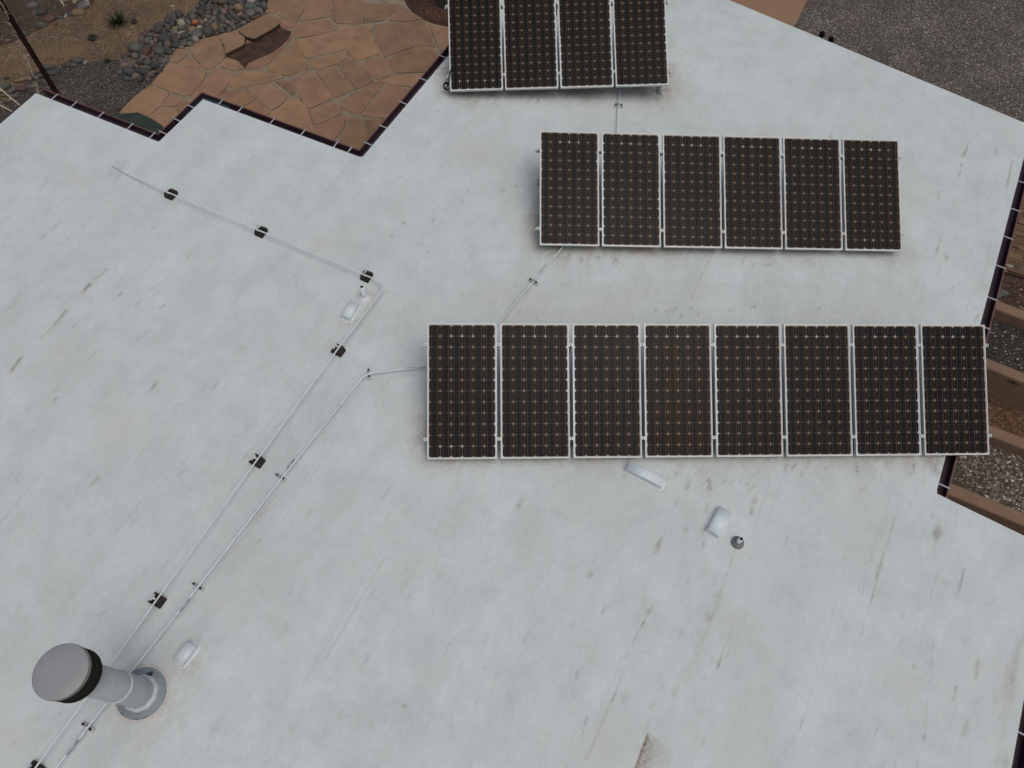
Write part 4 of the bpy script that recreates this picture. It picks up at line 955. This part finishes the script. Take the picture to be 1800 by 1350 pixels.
# dark green parasol by the inner corner of the house
pc = on_ground(200.8, 256.3, 2.10); par = empty('parasol', (pc.x, pc.y, 0)); tag(par, 'dark green round parasol canopy showing past the inner corner of the gutter', 'parasol')
M['green'] = simple('dark_green_canvas', alb(38, 50, 42, .6), .85, var=.12, sc=5)
M['green_seam'] = simple('green_seam', alb(26, 34, 29, .5), .85)
ang0 = math.atan2((on_ground(240, 200, 2.1) - pc).y, (on_ground(240, 200, 2.1) - pc).x); RR = .89
bm = bmesh.new(); ap = Vector((pc.x, pc.y, 2.48)); nseg = 8; rim = []
prof = [(0, 2.46), (.35, 2.38), (.7, 2.25), (1., 2.08)]
for k in range(nseg):
    a0, a1 = ang0 + 2 * math.pi * k / nseg, ang0 + 2 * math.pi * (k + 1) / nseg
    cols = []
    for j in range(7):
        t = j / 6; bow = 1 + .0 * t
        p_ = Vector((math.cos(a0), math.sin(a0), 0)).lerp(Vector((math.cos(a1), math.sin(a1), 0)), t); p_ = p_ / p_.length * (p_.length * .35 + .65) * bow
        cols.append([Vector((pc.x + p_.x * RR * r_, pc.y + p_.y * RR * r_, z_ - .02 * math.sin(math.pi * t) * r_)) for r_, z_ in prof])
    vs = [[bm.verts.new(q) for q in c] for c in cols]
    for A_, B_ in zip(vs, vs[1:]):
        for r_ in range(1, 4 - 0):
            if r_ < 4: bm.faces.new((A_[r_ - 1], A_[r_], B_[r_], B_[r_ - 1])).smooth = True
bmesh.ops.remove_doubles(bm, verts=bm.verts[:], dist=.0005)
can = build('canopy', bm, M['green'], par)
for k in range(nseg):
    a0 = ang0 + 2 * math.pi * k / nseg; bm = bmesh.new(); tube(bm, [Vector((pc.x + math.cos(a0) * RR * r_ * .995, pc.y + math.sin(a0) * RR * r_ * .995, z_ + .001)) for r_, z_ in prof], .008, 6); build('rib', bm, M['green_seam'], par)
bm = bmesh.new(); tube(bm, [Vector((pc.x, pc.y, .05)), Vector((pc.x, pc.y, 2.5))], .02, 10); build('pole', bm, M['rubber'], par)
bm = bmesh.new(); lathe(bm, Vector((pc.x, pc.y, .03)), [(0, .06), (.05, .06), (.24, .03), (.25, 0)], 24); build('base', bm, M['rubber'], par)

# dark steel beam reaching out from the left eave
M['rust'] = simple('dark_rusty_steel', alb(24, 14, 12), .95, var=.3, sc=8, spec=.05)
b0, b1 = on_ground(112, 184, 3.42), on_ground(-26, -40, 3.42); bt = empty('steel_beam', (b1.x, b1.y, 0)); tag(bt, 'dark rusty steel beam running out from the top left gutter over the sandy bed', 'beam')
dd_ = (b1 - b0).normalized(); sd_ = Vector((-dd_.y, dd_.x, 0)); bm = bmesh.new(); box(bm, (b0 + b1) / 2, dd_ * (b1 - b0).length / 2, sd_ * .040, (0, 0, .035)); build('beam', bm, M['rust'], bt)
bm = bmesh.new(); box(bm, Vector((b1.x, b1.y, 1.68)) - dd_ * .06, dd_ * .05, sd_ * .049, (0, 0, 1.69)); build('post', bm, M['rust'], bt)

# ------------------------------------------------------------------ cobbles and boulders
def rock_mesh(seed, sq=(1, .8, .6), lump=.16, sub=2):
    r_ = random.Random(seed); bm = bmesh.new(); bmesh.ops.create_icosphere(bm, subdivisions=sub, radius=1.)
    dirs = [(Vector((r_.gauss(0, 1), r_.gauss(0, 1), r_.gauss(0, 1))).normalized(), r_.uniform(-lump, lump)) for _ in range(9)]
    for v in bm.verts:
        n_ = v.co.normalized(); k = 1 + sum(a * max(0, n_.dot(d)) ** 2 for d, a in dirs); v.co = Vector((n_.x * sq[0], n_.y * sq[1], n_.z * sq[2])) * k
    me = bpy.data.meshes.new('rock'); bm.to_mesh(me); bm.free()
    for p in me.polygons: p.use_smooth = True
    return me
COLS = {'dark grey': (62, 63, 61), 'grey-green': (76, 80, 73), 'mid grey': (88, 86, 82), 'brown-grey': (84, 74, 66), 'dusky red': (80, 60, 55), 'pinkish': (104, 90, 83), 'pale': (134, 130, 118), 'tan': (112, 96, 72)}
RM = {}
for k, c in COLS.items():
    m, n, p, L = nodes('rock_' + k.replace(' ', '_').replace('-', '_')); v = coords(n); oi = N(n, 'ShaderNodeObjectInfo')
    b = alb(*[q_ * .9 for q_ in c]); cc_ = ramp(n, noise(n, v, 2.2, 6, .65), [(.3, tuple(q * .7 for q in b[:3])), (.7, tuple(q * 1.25 for q in b[:3]))])
    cc_ = mix(n, 1., cc_, ramp(n, oi.outputs['Random'], [(0, (.75, .78, .8)), (1, (1.2, 1.15, 1.1))]), 'MULTIPLY')
    L.new(cc_, p.inputs['Base Color']); p.inputs['Roughness'].default_value = .7; bump(n, p, noise(n, v, 9, 5), .02, .4); RM[k] = m
proto = [rock_mesh(s, (1, rs.uniform(.66, .92), rs.uniform(.55, .85)), .26) for s in range(10)]
meshes = {}
def rock(loc, r, colr, yaw, label, cat, group, tl=0., vi=None, stretch=1.):
    vi = rs.randrange(10) if vi is None else vi; key = (vi, colr)
    if key not in meshes: m_ = proto[vi].copy(); m_.materials.append(RM[colr]); m_.name = 'rock'; meshes[key] = m_
    o = bpy.data.objects.new('cobble' if cat == 'cobble' else 'boulder', meshes[key]); S.collection.objects.link(o)
    o.location = loc; o.scale = (r * stretch, r, r); o.rotation_euler = (tl, rs.uniform(-.15, .15), yaw); tag(o, label, cat, group); return o
region = [(207, 122), (213, 104), (236, 92), (240, 72), (258, 52), (290, 38), (300, 27), (330, 22), (352, 2), (362, -12), (470, -12), (468, 10), (466, 22), (448, 32), (430, 40), (405, 52), (382, 59), (356, 66), (328, 80), (308, 84), (296, 96), (290, 112), (280, 127), (264, 138), (240, 140), (213, 136)]
RP = np.array(region, float)
def inpix(x, y): return bool(inside(np.array([x]), np.array([y]), RP)[0])
placed = []; cnt = 0
sizes = [.155] * 10 + [.125] * 26 + [.10] * 60 + [.08] * 110 + [.06] * 120 + [.045] * 60
names = list(COLS); wts = [34, 15, 24, 14, 6, 5, 4, 2]
for r in sizes:
    for tr in range(60):
        px, py = rs.uniform(205, 474), rs.uniform(-12, 142)
        if not inpix(px, py): continue
        q = on_ground(px, py, .05)
        if all((q.x - a.x) ** 2 + (q.y - a.y) ** 2 > ((r + b) * .74) ** 2 for a, b in placed):
            placed.append((q, r)); break
    else: continue
rs2 = random.Random(11)
zA, zB = on_ground(225, 122, 0), on_ground(470, 5, 0); zd = (zB - zA).normalized(); zl = (zB - zA).length
def zone(q):
    t = (q - zA).dot(zd) / zl; sd2 = (q.x - zA.x) * -zd.y + (q.y - zA.y) * zd.x
    al_ = ['lowest tip', 'lower end', 'lower middle', 'upper middle', 'upper end', 'topmost end'][int(clampf(t * 6, 0, 5))]
    return ('sandy side' if sd2 > .05 else 'patio side') + ', ' + al_ + ','
for q, r in placed:
    if cnt > 285: break
    colr = rs2.choices(names, wts)[0]; big = r > .11; sm = r < .07
    size = 'large' if big else ('small' if sm else 'medium')
    rock(Vector((q.x, q.y, r * .36 + (.02 if sm else 0))), r, colr, rs2.uniform(0, 6.28), '%s %s cobble in the heap by the flagstones, %s' % (size, colr, zone(q).strip(',')), 'cobble', '%s %s cobbles in the heap by the flagstones, %s' % (size, colr, zone(q).strip(',')), tl=rs2.uniform(-.2, .2)); cnt += 1
RM['orange'] = simple('rock_orange', alb(134, 82, 56), .7, var=.2)
q = on_ground(343, 39, .13); rock(q, .085, 'orange', .4, 'only orange cobble, lying on top of the heap beside the flagstones', 'cobble', None)
for (px, py, r, c, st, yaw, lb) in [
    (98, 42, .06, 'brown-grey', 1.2, .3, 'brown-grey stone at the foot of the dark slope'), (62, 24, .10, 'brown-grey', 1.3, .8, 'brown-grey half-buried stone on the dark slope'), (98, 14, .09, 'dark grey', 1.2, 1.8, 'dark half-buried stone between the top boulders'),
    (104, 31, .08, 'dark grey', 1.2, .1, 'dark stone between the red boulder and the white stone'), (30, 40, .08, 'dark grey', 1.2, 2.1, 'dark stone right of the beam on the upper slope'),
    (57, 10, .14, 'mid grey', 1.1, .3, 'grey boulder at the top of the sandy bed right of the steel beam'), (75, 22, .13, 'dark grey', 1.2, .6, 'dark boulder on the slope between the beam and the boulder row'),
    (146, 10, .15, 'mid grey', 1.2, .9, 'large bluish grey boulder in the row above the spiky plant'), (140, 23, .14, 'tan', 1.2, .2, 'tan angular boulder in the row left of the spiky plant'),
    (125, 25, .10, 'dark grey', 1.1, .5, 'dark boulder between the white stone and the tan boulder'), (117, 28, .06, 'pale', 1.3, 1.2, 'small white stone at the left end of the boulder row'),
    (72, 45, .13, 'grey-green', 1.2, -.1, 'blue-grey boulder lowest on the slope right of the beam'), (87, 33, .13, 'dusky red', 1.1, .5, 'dusky red boulder beside the blue-grey one'),
    (49, 68, .05, 'pinkish', 1.1, .5, 'small pink stone just right of the beam'), (15, 71, .045, 'pinkish', 1.2, .5, 'small pink stone left of the thorny branch'),
    (53, 77, .045, 'tan', 1.2, .1, 'small tan stone touching the right side of the beam'), (45, 60, .09, 'dark grey', 1.3, .2, 'half-buried dark stone right of the beam'),
    (120, 115, .10, 'dark grey', 1.4, .1, 'flat dark boulder at the edge of the dark gravel'), (139, 108, .13, 'mid grey', 1.1, .4, 'grey lumpy boulder at the edge of the dark gravel'),
    (150, 110, .05, 'pale', 1.4, 1.1, 'pale slim stone leaning on the grey lumpy boulder'), (132, 116, .08, 'grey-green', 1., .4, 'green-grey boulder in front of the lumpy boulder'), (127, 106, .06, 'dusky red', 1.2, .4, 'reddish stone behind the flat dark boulder'),
    (93, 129, .12, 'dark grey', 1.3, .3, 'purple-grey boulder right of the beam at the gravel edge'), (68, 135, .10, 'dark grey', 1.3, .2, 'dark stone between the beam and the thorny branch'), (84, 120, .09, 'grey-green', 1.3, .2, 'grey-green stone touching the right side of the beam'),
    (38, 141, .09, 'tan', 1.9, .5, 'long tan stone lying left of the thorny branch'), (52, 139, .05, 'pale', 1.1, .4, 'small pale stone at the end of the long tan stone'),
    (9, 154, .12, 'grey-green', 1.2, .4, 'grey-green boulder at the left image edge'), (35, 157, .11, 'dusky red', 1.3, .2, 'dusky red boulder above the roof corner'), (22, 160, .10, 'mid grey', 1.2, .9, 'grey boulder left of the dusky red one above the roof corner'),
    (-1, 161, .10, 'dark grey', 1.2, .9, 'dark boulder cut by the left image edge'), (25, 171, .09, 'mid grey', 1.4, .3, 'flat grey stone between the roof edge and the red boulder'), (5, 168, .07, 'tan', 1.3, .3, 'yellowish stone by the left image edge'), (17, 178, .08, 'brown-grey', 1.3, .7, 'brown-grey stone closest to the roof edge'),
    (57, 152, .07, 'mid grey', 1.3, .2, 'grey flat stone behind the roof corner'), (62, 128, .06, 'grey-green', 1.3, .2, 'small stone between the branch and the beam'), (12, 138, .05, 'dark grey', 1.3, .2, 'small dark stone above the grey-green boulder'),
    (219, 114, .12, 'pinkish', 1.1, .2, 'pink angular stone at the tip of the cobble heap'), (231, 112, .12, 'brown-grey', 1., 1.1, 'olive boulder beside the pink stone at the tip of the heap'), (239, 133, .10, 'tan', 1.1, -.4, 'tan cobble lowest at the tip of the heap'),
    (304, 30, .13, 'brown-grey', 1.3, .4, 'large flat stone on the sand side of the heap'), (247, 83, .14, 'dark grey', .9, .4, 'largest dark boulder on the sand side of the heap'), (303, 11, .04, 'pale', 1.3, .1, 'lone white stone on the sand above the heap')]:
    q = on_ground(px, py, r * .15); rock(Vector((q.x, q.y, r * (.12 if py < 80 else .25))), r, c, yaw, lb, 'boulder' if r > .09 else 'stone', None, stretch=st)
# loose chips scattered over sand and gravel: uncountable
def chips(name, polys, n, r0, r1, cols, seed):
    r_ = random.Random(seed); bm = bmesh.new(); cl = bm.loops.layers.float_color.new('tone')
    base = [Vector(v_) for v_ in ((1, 0, 0), (.3, .9, 0), (-.8, .5, 0), (-.7, -.6, 0), (.4, -.85, 0))]
    for _ in range(n):
        pp, z = polys[r_.randrange(len(polys))]; A = np.array(pp, float)
        x, y = r_.uniform(A[:, 0].min(), A[:, 0].max()), r_.uniform(A[:, 1].min(), A[:, 1].max())
        if not inside(np.array([x]), np.array([y]), A)[0]: continue
        q = on_ground(x, y, z); r = r_.uniform(r0, r1) ; a = r_.uniform(0, 6.28); h = r * .6; ca, sa = math.cos(a), math.sin(a)
        rot = lambda v_: Vector((v_.x * ca - v_.y * sa, v_.x * sa + v_.y * ca, 0))
        b_ = [bm.verts.new(q + rot(v_) * r * r_.uniform(.7, 1.2) + Vector((0, 0, -.004))) for v_ in base]; t = bm.verts.new(q + Vector((r_.uniform(-.3, .3) * r, r_.uniform(-.3, .3) * r, h)))
        c = r_.choice(cols); k = r_.uniform(.7, 1.25); cc_ = tuple(min(.8, v_ * k) for v_ in alb(*c)[:3]) + (1,)
        for i in range(5):
            f = bm.faces.new((b_[i], b_[(i + 1) % 5], t))
            for l in f.loops: l[cl] = cc_
    o = build(name, bm, M['chip']); tag(o, None, None, None, 'stuff'); return o
M['chip'] = attr_mat('stone_chips', 'tone', .85)
SANDP = [(0, 0), (350, 0), (330, 20), (290, 36), (255, 52), (236, 92), (205, 110), (150, 112), (60, 125), (20, 160), (0, 170)]
DGP = [(0, 180), (30, 165), (60, 130), (130, 114), (205, 112), (240, 140), (268, 142), (215, 205), (60, 165), (0, 215)]
chips('loose_pebbles', [(SANDP, .0)], 2600, .008, .022, [(90, 76, 58), (110, 98, 80), (66, 55, 44), (78, 67, 52), (140, 132, 116), (60, 54, 48), (56, 50, 44)], 1)
chips('gravel_chips', [(DGP, .006)], 2600, .009, .022, [(56, 50, 46), (74, 68, 62), (44, 38, 36), (64, 58, 52), (90, 84, 78), (120, 114, 106)], 2)
LOTP = [(1418, 0), (1398, 50), (1600, 140), (1800, 225), (1800, 0)]
chips('driveway_stones', [(LOTP, .006)], 13000, .009, .021, [(70, 64, 58), (86, 80, 72), (58, 52, 47), (98, 92, 83), (82, 74, 65), (122, 117, 107)], 3)

# ------------------------------------------------------------------ plants
M['leaf'] = simple('dark_green_blade', alb(40, 46, 28, .42), .6, var=.35, sc=6)
M['leaf_y'] = simple('yellow_green_blade', alb(84, 84, 46, .45), .6, var=.2)
def blade(bm, base, d, L_, w_, droop, mi=0):
    d = d.normalized(); s_ = d.cross(Vector((0, 0, 1))); s_ = s_.normalized() if s_.length > .05 else Vector((1, 0, 0)); prev = None
    for k in range(5):
        t = k / 4; q = base + d * (L_ * t) + Vector((0, 0, -droop * t * t)); ww = w_ * (1 - t ** 1.5) + .0005
        c = [bm.verts.new(q - s_ * ww), bm.verts.new(q - Vector((0, 0, ww * .4))), bm.verts.new(q + s_ * ww)]
        if prev:
            for i in (0, 1): bm.faces.new((prev[i], prev[i + 1], c[i + 1], c[i])).material_index = mi
        prev = c
yb = on_ground(209, 43, 0); yu = empty('yucca', yb); tag(yu, 'spiky dark green yucca growing in the sandy bed', 'plant')
bm = bmesh.new(); r_ = random.Random(3)
for k in range(130):
    az = r_.uniform(0, 6.28); el = r_.uniform(.15, 1.4); blade(bm, yb + Vector((math.cos(az) * .04, math.sin(az) * .04, .05)), Vector((math.cos(az) * math.cos(el), math.sin(az) * math.cos(el), math.sin(el))), r_.uniform(.22, .38), r_.uniform(.010, .018), r_.uniform(0, .08), 0 if k % 14 else 1)
build('leaves', bm, [M['leaf'], M['leaf_y']], yu)
bm = bmesh.new(); tube(bm, [yb + Vector((0, 0, -.02)), yb + Vector((0, 0, .1))], .04, 8); build('stem', bm, M['rubber'], yu)
M['scrub'] = simple('dull_grey_green', alb(58, 58, 50, .42), .85, var=.3)
def bush(px, py, r, label, n, seed):
    b_ = on_ground(px, py, 0); e_ = empty('shrub', b_); tag(e_, label, 'shrub'); r_ = random.Random(seed); bm = bmesh.new(); bt_ = bmesh.new()
    for k in range(n // 8):
        az = r_.uniform(0, 6.28); el = r_.uniform(.2, 1.4); d = Vector((math.cos(az) * math.cos(el), math.sin(az) * math.cos(el), math.sin(el))); L_ = r * r_.uniform(.6, 1.05)
        tube(bt_, [b_, b_ + d * L_], [.004, .0015], 4, cap=False)
        for j in range(8):
            q = b_ + d * (L_ * r_.uniform(.35, 1.05)) + Vector((r_.uniform(-1, 1), r_.uniform(-1, 1), r_.uniform(-.4, 1))) * r * .16
            d2_ = Vector((r_.uniform(-1, 1), r_.uniform(-1, 1), r_.uniform(-.2, 1))); blade(bm, q, d2_, .035, .007, .0)
    build('foliage', bm, M['scrub'], e_); build('twigs', bt_, M['rubber'], e_)
bush(163, 69, .13, 'small dull grey shrub on the sand left of the yucca', 520, 4)
bush(236, 40, .12, 'low dry shrub touching the right side of the yucca', 200, 5)
bush(190, 108, .11, 'low weed at the border of sand and dark gravel', 180, 6)
M['thorn'] = simple('pale_thorny_bark', alb(176, 168, 146), .8, var=.3, sc=20)
def thorny(pts, name, label, seed, extra=(), r=.017):
    root = empty(name, (pts[0].x, pts[0].y, 0)); tag(root, label, 'desert plant'); r_ = random.Random(seed)
    for path in [pts] + list(extra):
        bm = bmesh.new(); n = 26; P_ = []
        for k in range(n + 1):
            t = k / n * (len(path) - 1); i = min(int(t), len(path) - 2); P_.append(path[i].lerp(path[i + 1], t - i) + Vector((r_.uniform(-.01, .01), r_.uniform(-.01, .01), 0)))
        tube(bm, P_, [r * (1.15 - .7 * k / n) for k in range(n + 1)], 6)
        for k in range(n * 3):
            t = r_.random() * (n - 1); i = int(t); q = P_[i].lerp(P_[i + 1], t - i); d = Vector((r_.uniform(-1, 1), r_.uniform(-1, 1), r_.uniform(-.3, .8))).normalized()
            tube(bm, [q, q + d * r_.uniform(.04, .09)], [.006, .002], 3, cap=False)
            if k % 3 == 0: blade(bm, q, Vector((r_.uniform(-1, 1), r_.uniform(-1, 1), .3)), r_.uniform(.03, .06), .008, .01)
        build('stem', bm, M['thorn'], root)
base_o = on_ground(95, 235, 0)
thorny([base_o, on_ground(74, 185, 1.3), on_ground(66, 155, 1.8), on_ground(59, 130, 2.2), on_ground(46, 98, 2.6), on_ground(35, 73, 2.95), on_ground(22, 48, 3.3), on_ground(8, 18, 3.65), on_ground(-12, -18, 4.0)], 'ocotillo', 'pale thorny ocotillo branch rising beside the dark beam over the top left roof corner', 2,
       extra=[[base_o, base_o + Vector((-.9, -.35, 1.5)), base_o + Vector((-1.8, -.9, 2.9))], [base_o, base_o + Vector((-.8, .1, 1.6)), base_o + Vector((-2.2, .1, 3.2))]])
b2_ = on_ground(120, -95, 0)
thorny([b2_, on_ground(112, -40, 1.5), on_ground(106, -12, 1.9), on_ground(112, 13, 1.7)], 'ocotillo', 'drooping pale thorny twigs of a second ocotillo hanging in at the top left edge', 6,
       extra=[[b2_, on_ground(130, -40, 1.6), on_ground(132, -6, 1.9), on_ground(133, 6, 1.8)], [b2_, on_ground(150, -45, 1.6), on_ground(152, -10, 1.9), on_ground(158, 11, 1.8)], [b2_, on_ground(120, -45, 1.7), on_ground(119, -15, 1.9), on_ground(118, 3, 1.8)]], r=.008)

# ------------------------------------------------------------------ terraced beds right of the house
fdir = (W['F1'] - W['E1']); fdir = Vector((fdir.x, fdir.y, 0)).normalized()
M['terr'] = simple('brown_wall_stucco', alb(106, 86, 70), .9, var=.12, sc=3, bmp=.006)
M['bed_dark'] = gravel('dark_bed_gravel', [(0, alb(24, 22, 19)), (.6, alb(48, 44, 39)), (.975, alb(70, 64, 56)), (1, alb(150, 146, 136))], .028, (alb(46, 38, 30), 1.6, .6), .014, 13.)
M['bed_red'] = gravel('red_bed_gravel', [(0, alb(50, 36, 25)), (.6, alb(84, 62, 43)), (.95, alb(112, 82, 56)), (1, alb(140, 114, 84))], .026, None, .010, 17.)
M['bed_grey'] = gravel('mixed_bed_gravel', [(0, alb(42, 38, 32)), (.5, alb(78, 70, 60)), (.85, alb(104, 96, 86)), (1, alb(175, 168, 156))], .038, (alb(60, 50, 34), 1.8, .49), .02, 21.)
M['bed_soil'] = gravel('dark_soil', [(0, alb(34, 26, 18)), (.6, alb(58, 42, 30)), (.96, alb(78, 58, 42)), (1, alb(150, 140, 120))], .03, (alb(42, 34, 26), 1.2, .52), .012, 25.)
T3, T2, T1, T0 = .42, .60, 1.22, 1.40
def wall_line(pa, pb, z):               # straight wall line through two sighted points, stretched both ways
    a, b = on_ground(*pa, z), on_ground(*pb, z); d = (b - a).normalized(); return a, b, d
def terrace_wall(pa, pb, pc_, ztop, zlow, label):
    """pa,pb: far top edge; pc_: a point on the near top edge"""
    a, b, d = wall_line(pa, pb, ztop); c = on_ground(*pc_, ztop); nrm = Vector((d.y, -d.x, 0)); wdt = abs((c - a).dot(nrm)); 
    p0 = a - d * 1.7; p1 = b + d * 4.5
    bm = bmesh.new(); prism(bm, [p0, p1, p1 + nrm * wdt, p0 + nrm * wdt], ztop - zlow + .25)
    bmesh.ops.bevel(bm, geom=[e for e in bm.edges if abs(e.verts[0].co.z - ztop) < 1e-4 and abs(e.verts[1].co.z - ztop) < 1e-4], offset=.012, segments=2, affect='EDGES')
    o = build('retaining_wall', bm, M['terr']); tag(o, label, 'wall', 'low brown retaining walls right of the house')
    return p0, p1, nrm * wdt
w1 = terrace_wall((1746, 525), (1800, 545), (1743, 541), T0, T1, 'farthest low brown retaining wall, right of the upper end of the front panel row')
w2 = terrace_wall((1735, 629), (1800, 655), (1735, 647), T1, T2, 'tallest brown retaining wall with a stained face, right of the front panel row')
w3 = terrace_wall((1739, 746), (1800, 770), (1740, 766), T2, T3, 'brown retaining wall just above the mixed grey gravel bed')
w4 = terrace_wall((1665, 846), (1800, 902), (1660, 866), T3, 0., 'nearest brown retaining wall, running along the roof edge at lower right')
def bed(name, z, near, far, mat):
    """gravel between the far side of one wall and the near side of the next"""
    a0, a1, _ = near; b0, b1, k = far
    b0, b1 = b0 + k * .5, b1 + k * .5; nr = (a1 - a0).normalized(); nr = Vector((nr.y, -nr.x, 0)) * .05
    bm = bmesh.new(); vs = [Vector((q.x, q.y, z)) for q in (a0 + nr, a1 + nr, b1, b0)]
    bm.faces.new([bm.verts.new(q) for q in vs]); bmesh.ops.subdivide_edges(bm, edges=bm.edges[:], cuts=30, use_grid_fill=True)
    r_ = random.Random(int(z * 100))
    for v in bm.verts: v.co.z += r_.uniform(-.008, .008)
    o = build(name, bm, mat, smooth=True); tag(o, kind='structure'); return o
bed('gravel_bed', T3 - .035, w4, w3, M['bed_grey']); bed('gravel_bed', T2 - .03, w3, w2, M['bed_red']); bed('gravel_bed', T1 - .03, w2, w1, M['bed_dark'])
b0_, b1_, _k = w1; up_ = Vector((-fdir.y, fdir.x, 0))
far0, far1 = b0_ + up_ * 2.3, b1_ + up_ * 2.3
bm = bmesh.new(); prism(bm, [Vector((q.x, q.y, T0 - .02)) for q in (b0_ - up_ * .05, b1_ - up_ * .05, far1, far0)], 1.45); tag(build('soil_bed', bm, M['bed_soil']), kind='structure')
chips('bed_gravel_chips', [([(1680, 810), (1735, 800), (1800, 830), (1800, 895), (1670, 840)], T3 - .03)], 900, .012, .034, [(90, 84, 76), (110, 104, 96), (70, 62, 54), (140, 134, 124), (60, 52, 40)], 5)
chips('dark_bed_chips', [([(1740, 560), (1800, 585), (1800, 650), (1735, 622)], T1 - .025)], 160, .008, .02, [(60, 56, 50), (80, 74, 66), (150, 146, 136)], 6)
# dark water mark under the coping of the tallest wall
bm = bmesh.new(); c_ = on_ground(1779, 672, T1 - .10); dW = (w2[1] - w2[0]).normalized(); nW = Vector((dW.y, -dW.x, 0))
base_pt = w2[0] + w2[2]; cpt = base_pt + dW * ((c_ - base_pt).dot(dW)) + nW * .003; n_ = 16; vs = []
for k in range(n_):
    t = 2 * math.pi * k / n_; rr_ = rs.uniform(.7, 1.2); vs.append(bm.verts.new(Vector((cpt.x, cpt.y, T1 - .09)) + dW * (math.cos(t) * .10 * rr_) + Vector((0, 0, math.sin(t) * .035 * rr_))))
bm.faces.new(vs); o = build('water_mark', bm, simple('dark_stain', alb(52, 50, 44), .8, var=.3, sc=30))
for ob in bpy.data.objects:
    if ob.get('label', '').startswith('tallest brown'): o.parent = ob
# coursed brown stone paving above the soil bed
M['course'] = attr_mat('brown_course_stone', 'tone', .85, .012, 22., .2, 8.)
pv0 = on_ground(1755, 470, T0 + .05); bm = bmesh.new(); cl = bm.loops.layers.float_color.new('tone'); r_ = random.Random(9)
rowdir = (on_ground(1800, 412, T0 + .05) - on_ground(1775, 405, T0 + .05)).normalized(); updir = Vector((-rowdir.y, rowdir.x, 0))
y_ = 0.; prs = []
while y_ < 3.6:
    hgt = r_.uniform(.085, .15); x_ = -1.1 + r_.uniform(-.2, 0)
    while x_ < 3.2:
        L_ = r_.uniform(.16, .55); z = T0 + .05 + r_.uniform(-.012, .012); before = set(bm.faces)
        a = pv0 + rowdir * x_ + updir * y_; gpx = .006
        pts = [a + rowdir * gpx + updir * gpx, a + rowdir * (L_ - gpx) + updir * (gpx + r_.uniform(-.01, .01)), a + rowdir * (L_ - gpx) + updir * (hgt - gpx * .5), a + rowdir * gpx + updir * (hgt - gpx * .5 + r_.uniform(-.01, .01))]
        prism(bm, [Vector((q.x, q.y, z)) for q in pts], .05)
        kk = r_.uniform(.86, 1.08); c = alb(88 * kk, 70 * kk, 50 * kk)
        for f in bm.faces:
            if f not in before:
                for l in f.loops: l[cl] = c
        x_ += L_
    y_ += hgt
build_o = build('stone_paving', bm, M['course']); tag(build_o, kind='structure')
a = pv0 + rowdir * -1.2 - updir * .04; bm = bmesh.new(); prism(bm, [Vector((q.x, q.y, T0 + .025)) for q in (a, a + rowdir * 4.6, a + rowdir * 4.6 + updir * 3.75, a + updir * 3.75)], 1.5)
tag(build('paving_bed', bm, M['bed_soil']), kind='structure')
# pale rubble along the lower side of the paving, stones in the soil bed
q = on_ground(1800, 470, T0 + .04)
for k, (px, py, r, c) in enumerate([(1763, 468, .05, 'mid grey'), (1772, 470, .06, 'pale'), (1780, 473, .06, 'mid grey'), (1788, 474, .07, 'brown-grey'), (1796, 478, .06, 'mid grey'), (1757, 489, .06, 'mid grey'), (1753, 513, .09, 'grey-green'), (1764, 516, .06, 'grey-green'), (1757, 519, .07, 'mid grey')]):
    p_ = on_ground(px, py, T0); lb = ['first', 'second', 'third', 'fourth', 'fifth'][k] + ' rubble stone from the left along the lower side of the coursed paving' if k < 5 else ['grey stone below the rubble by the gutter', 'largest grey-green stone above the farthest retaining wall', 'small green-grey stone right of the largest one', 'mid grey stone touching the far retaining wall'][k - 5]
    rock(Vector((p_.x, p_.y, T0 + r * .25)), r, c, r_.uniform(0, 3), lb, 'stone', None, stretch=1.5)
# rusty ground strip beyond the lower right gutter
sheet('gravel_strip', gp([(1640, 880), (1905, 1005), (2500, 1500), (1600, 1700), (1500, 1300)]), .008, M['bed_red'])
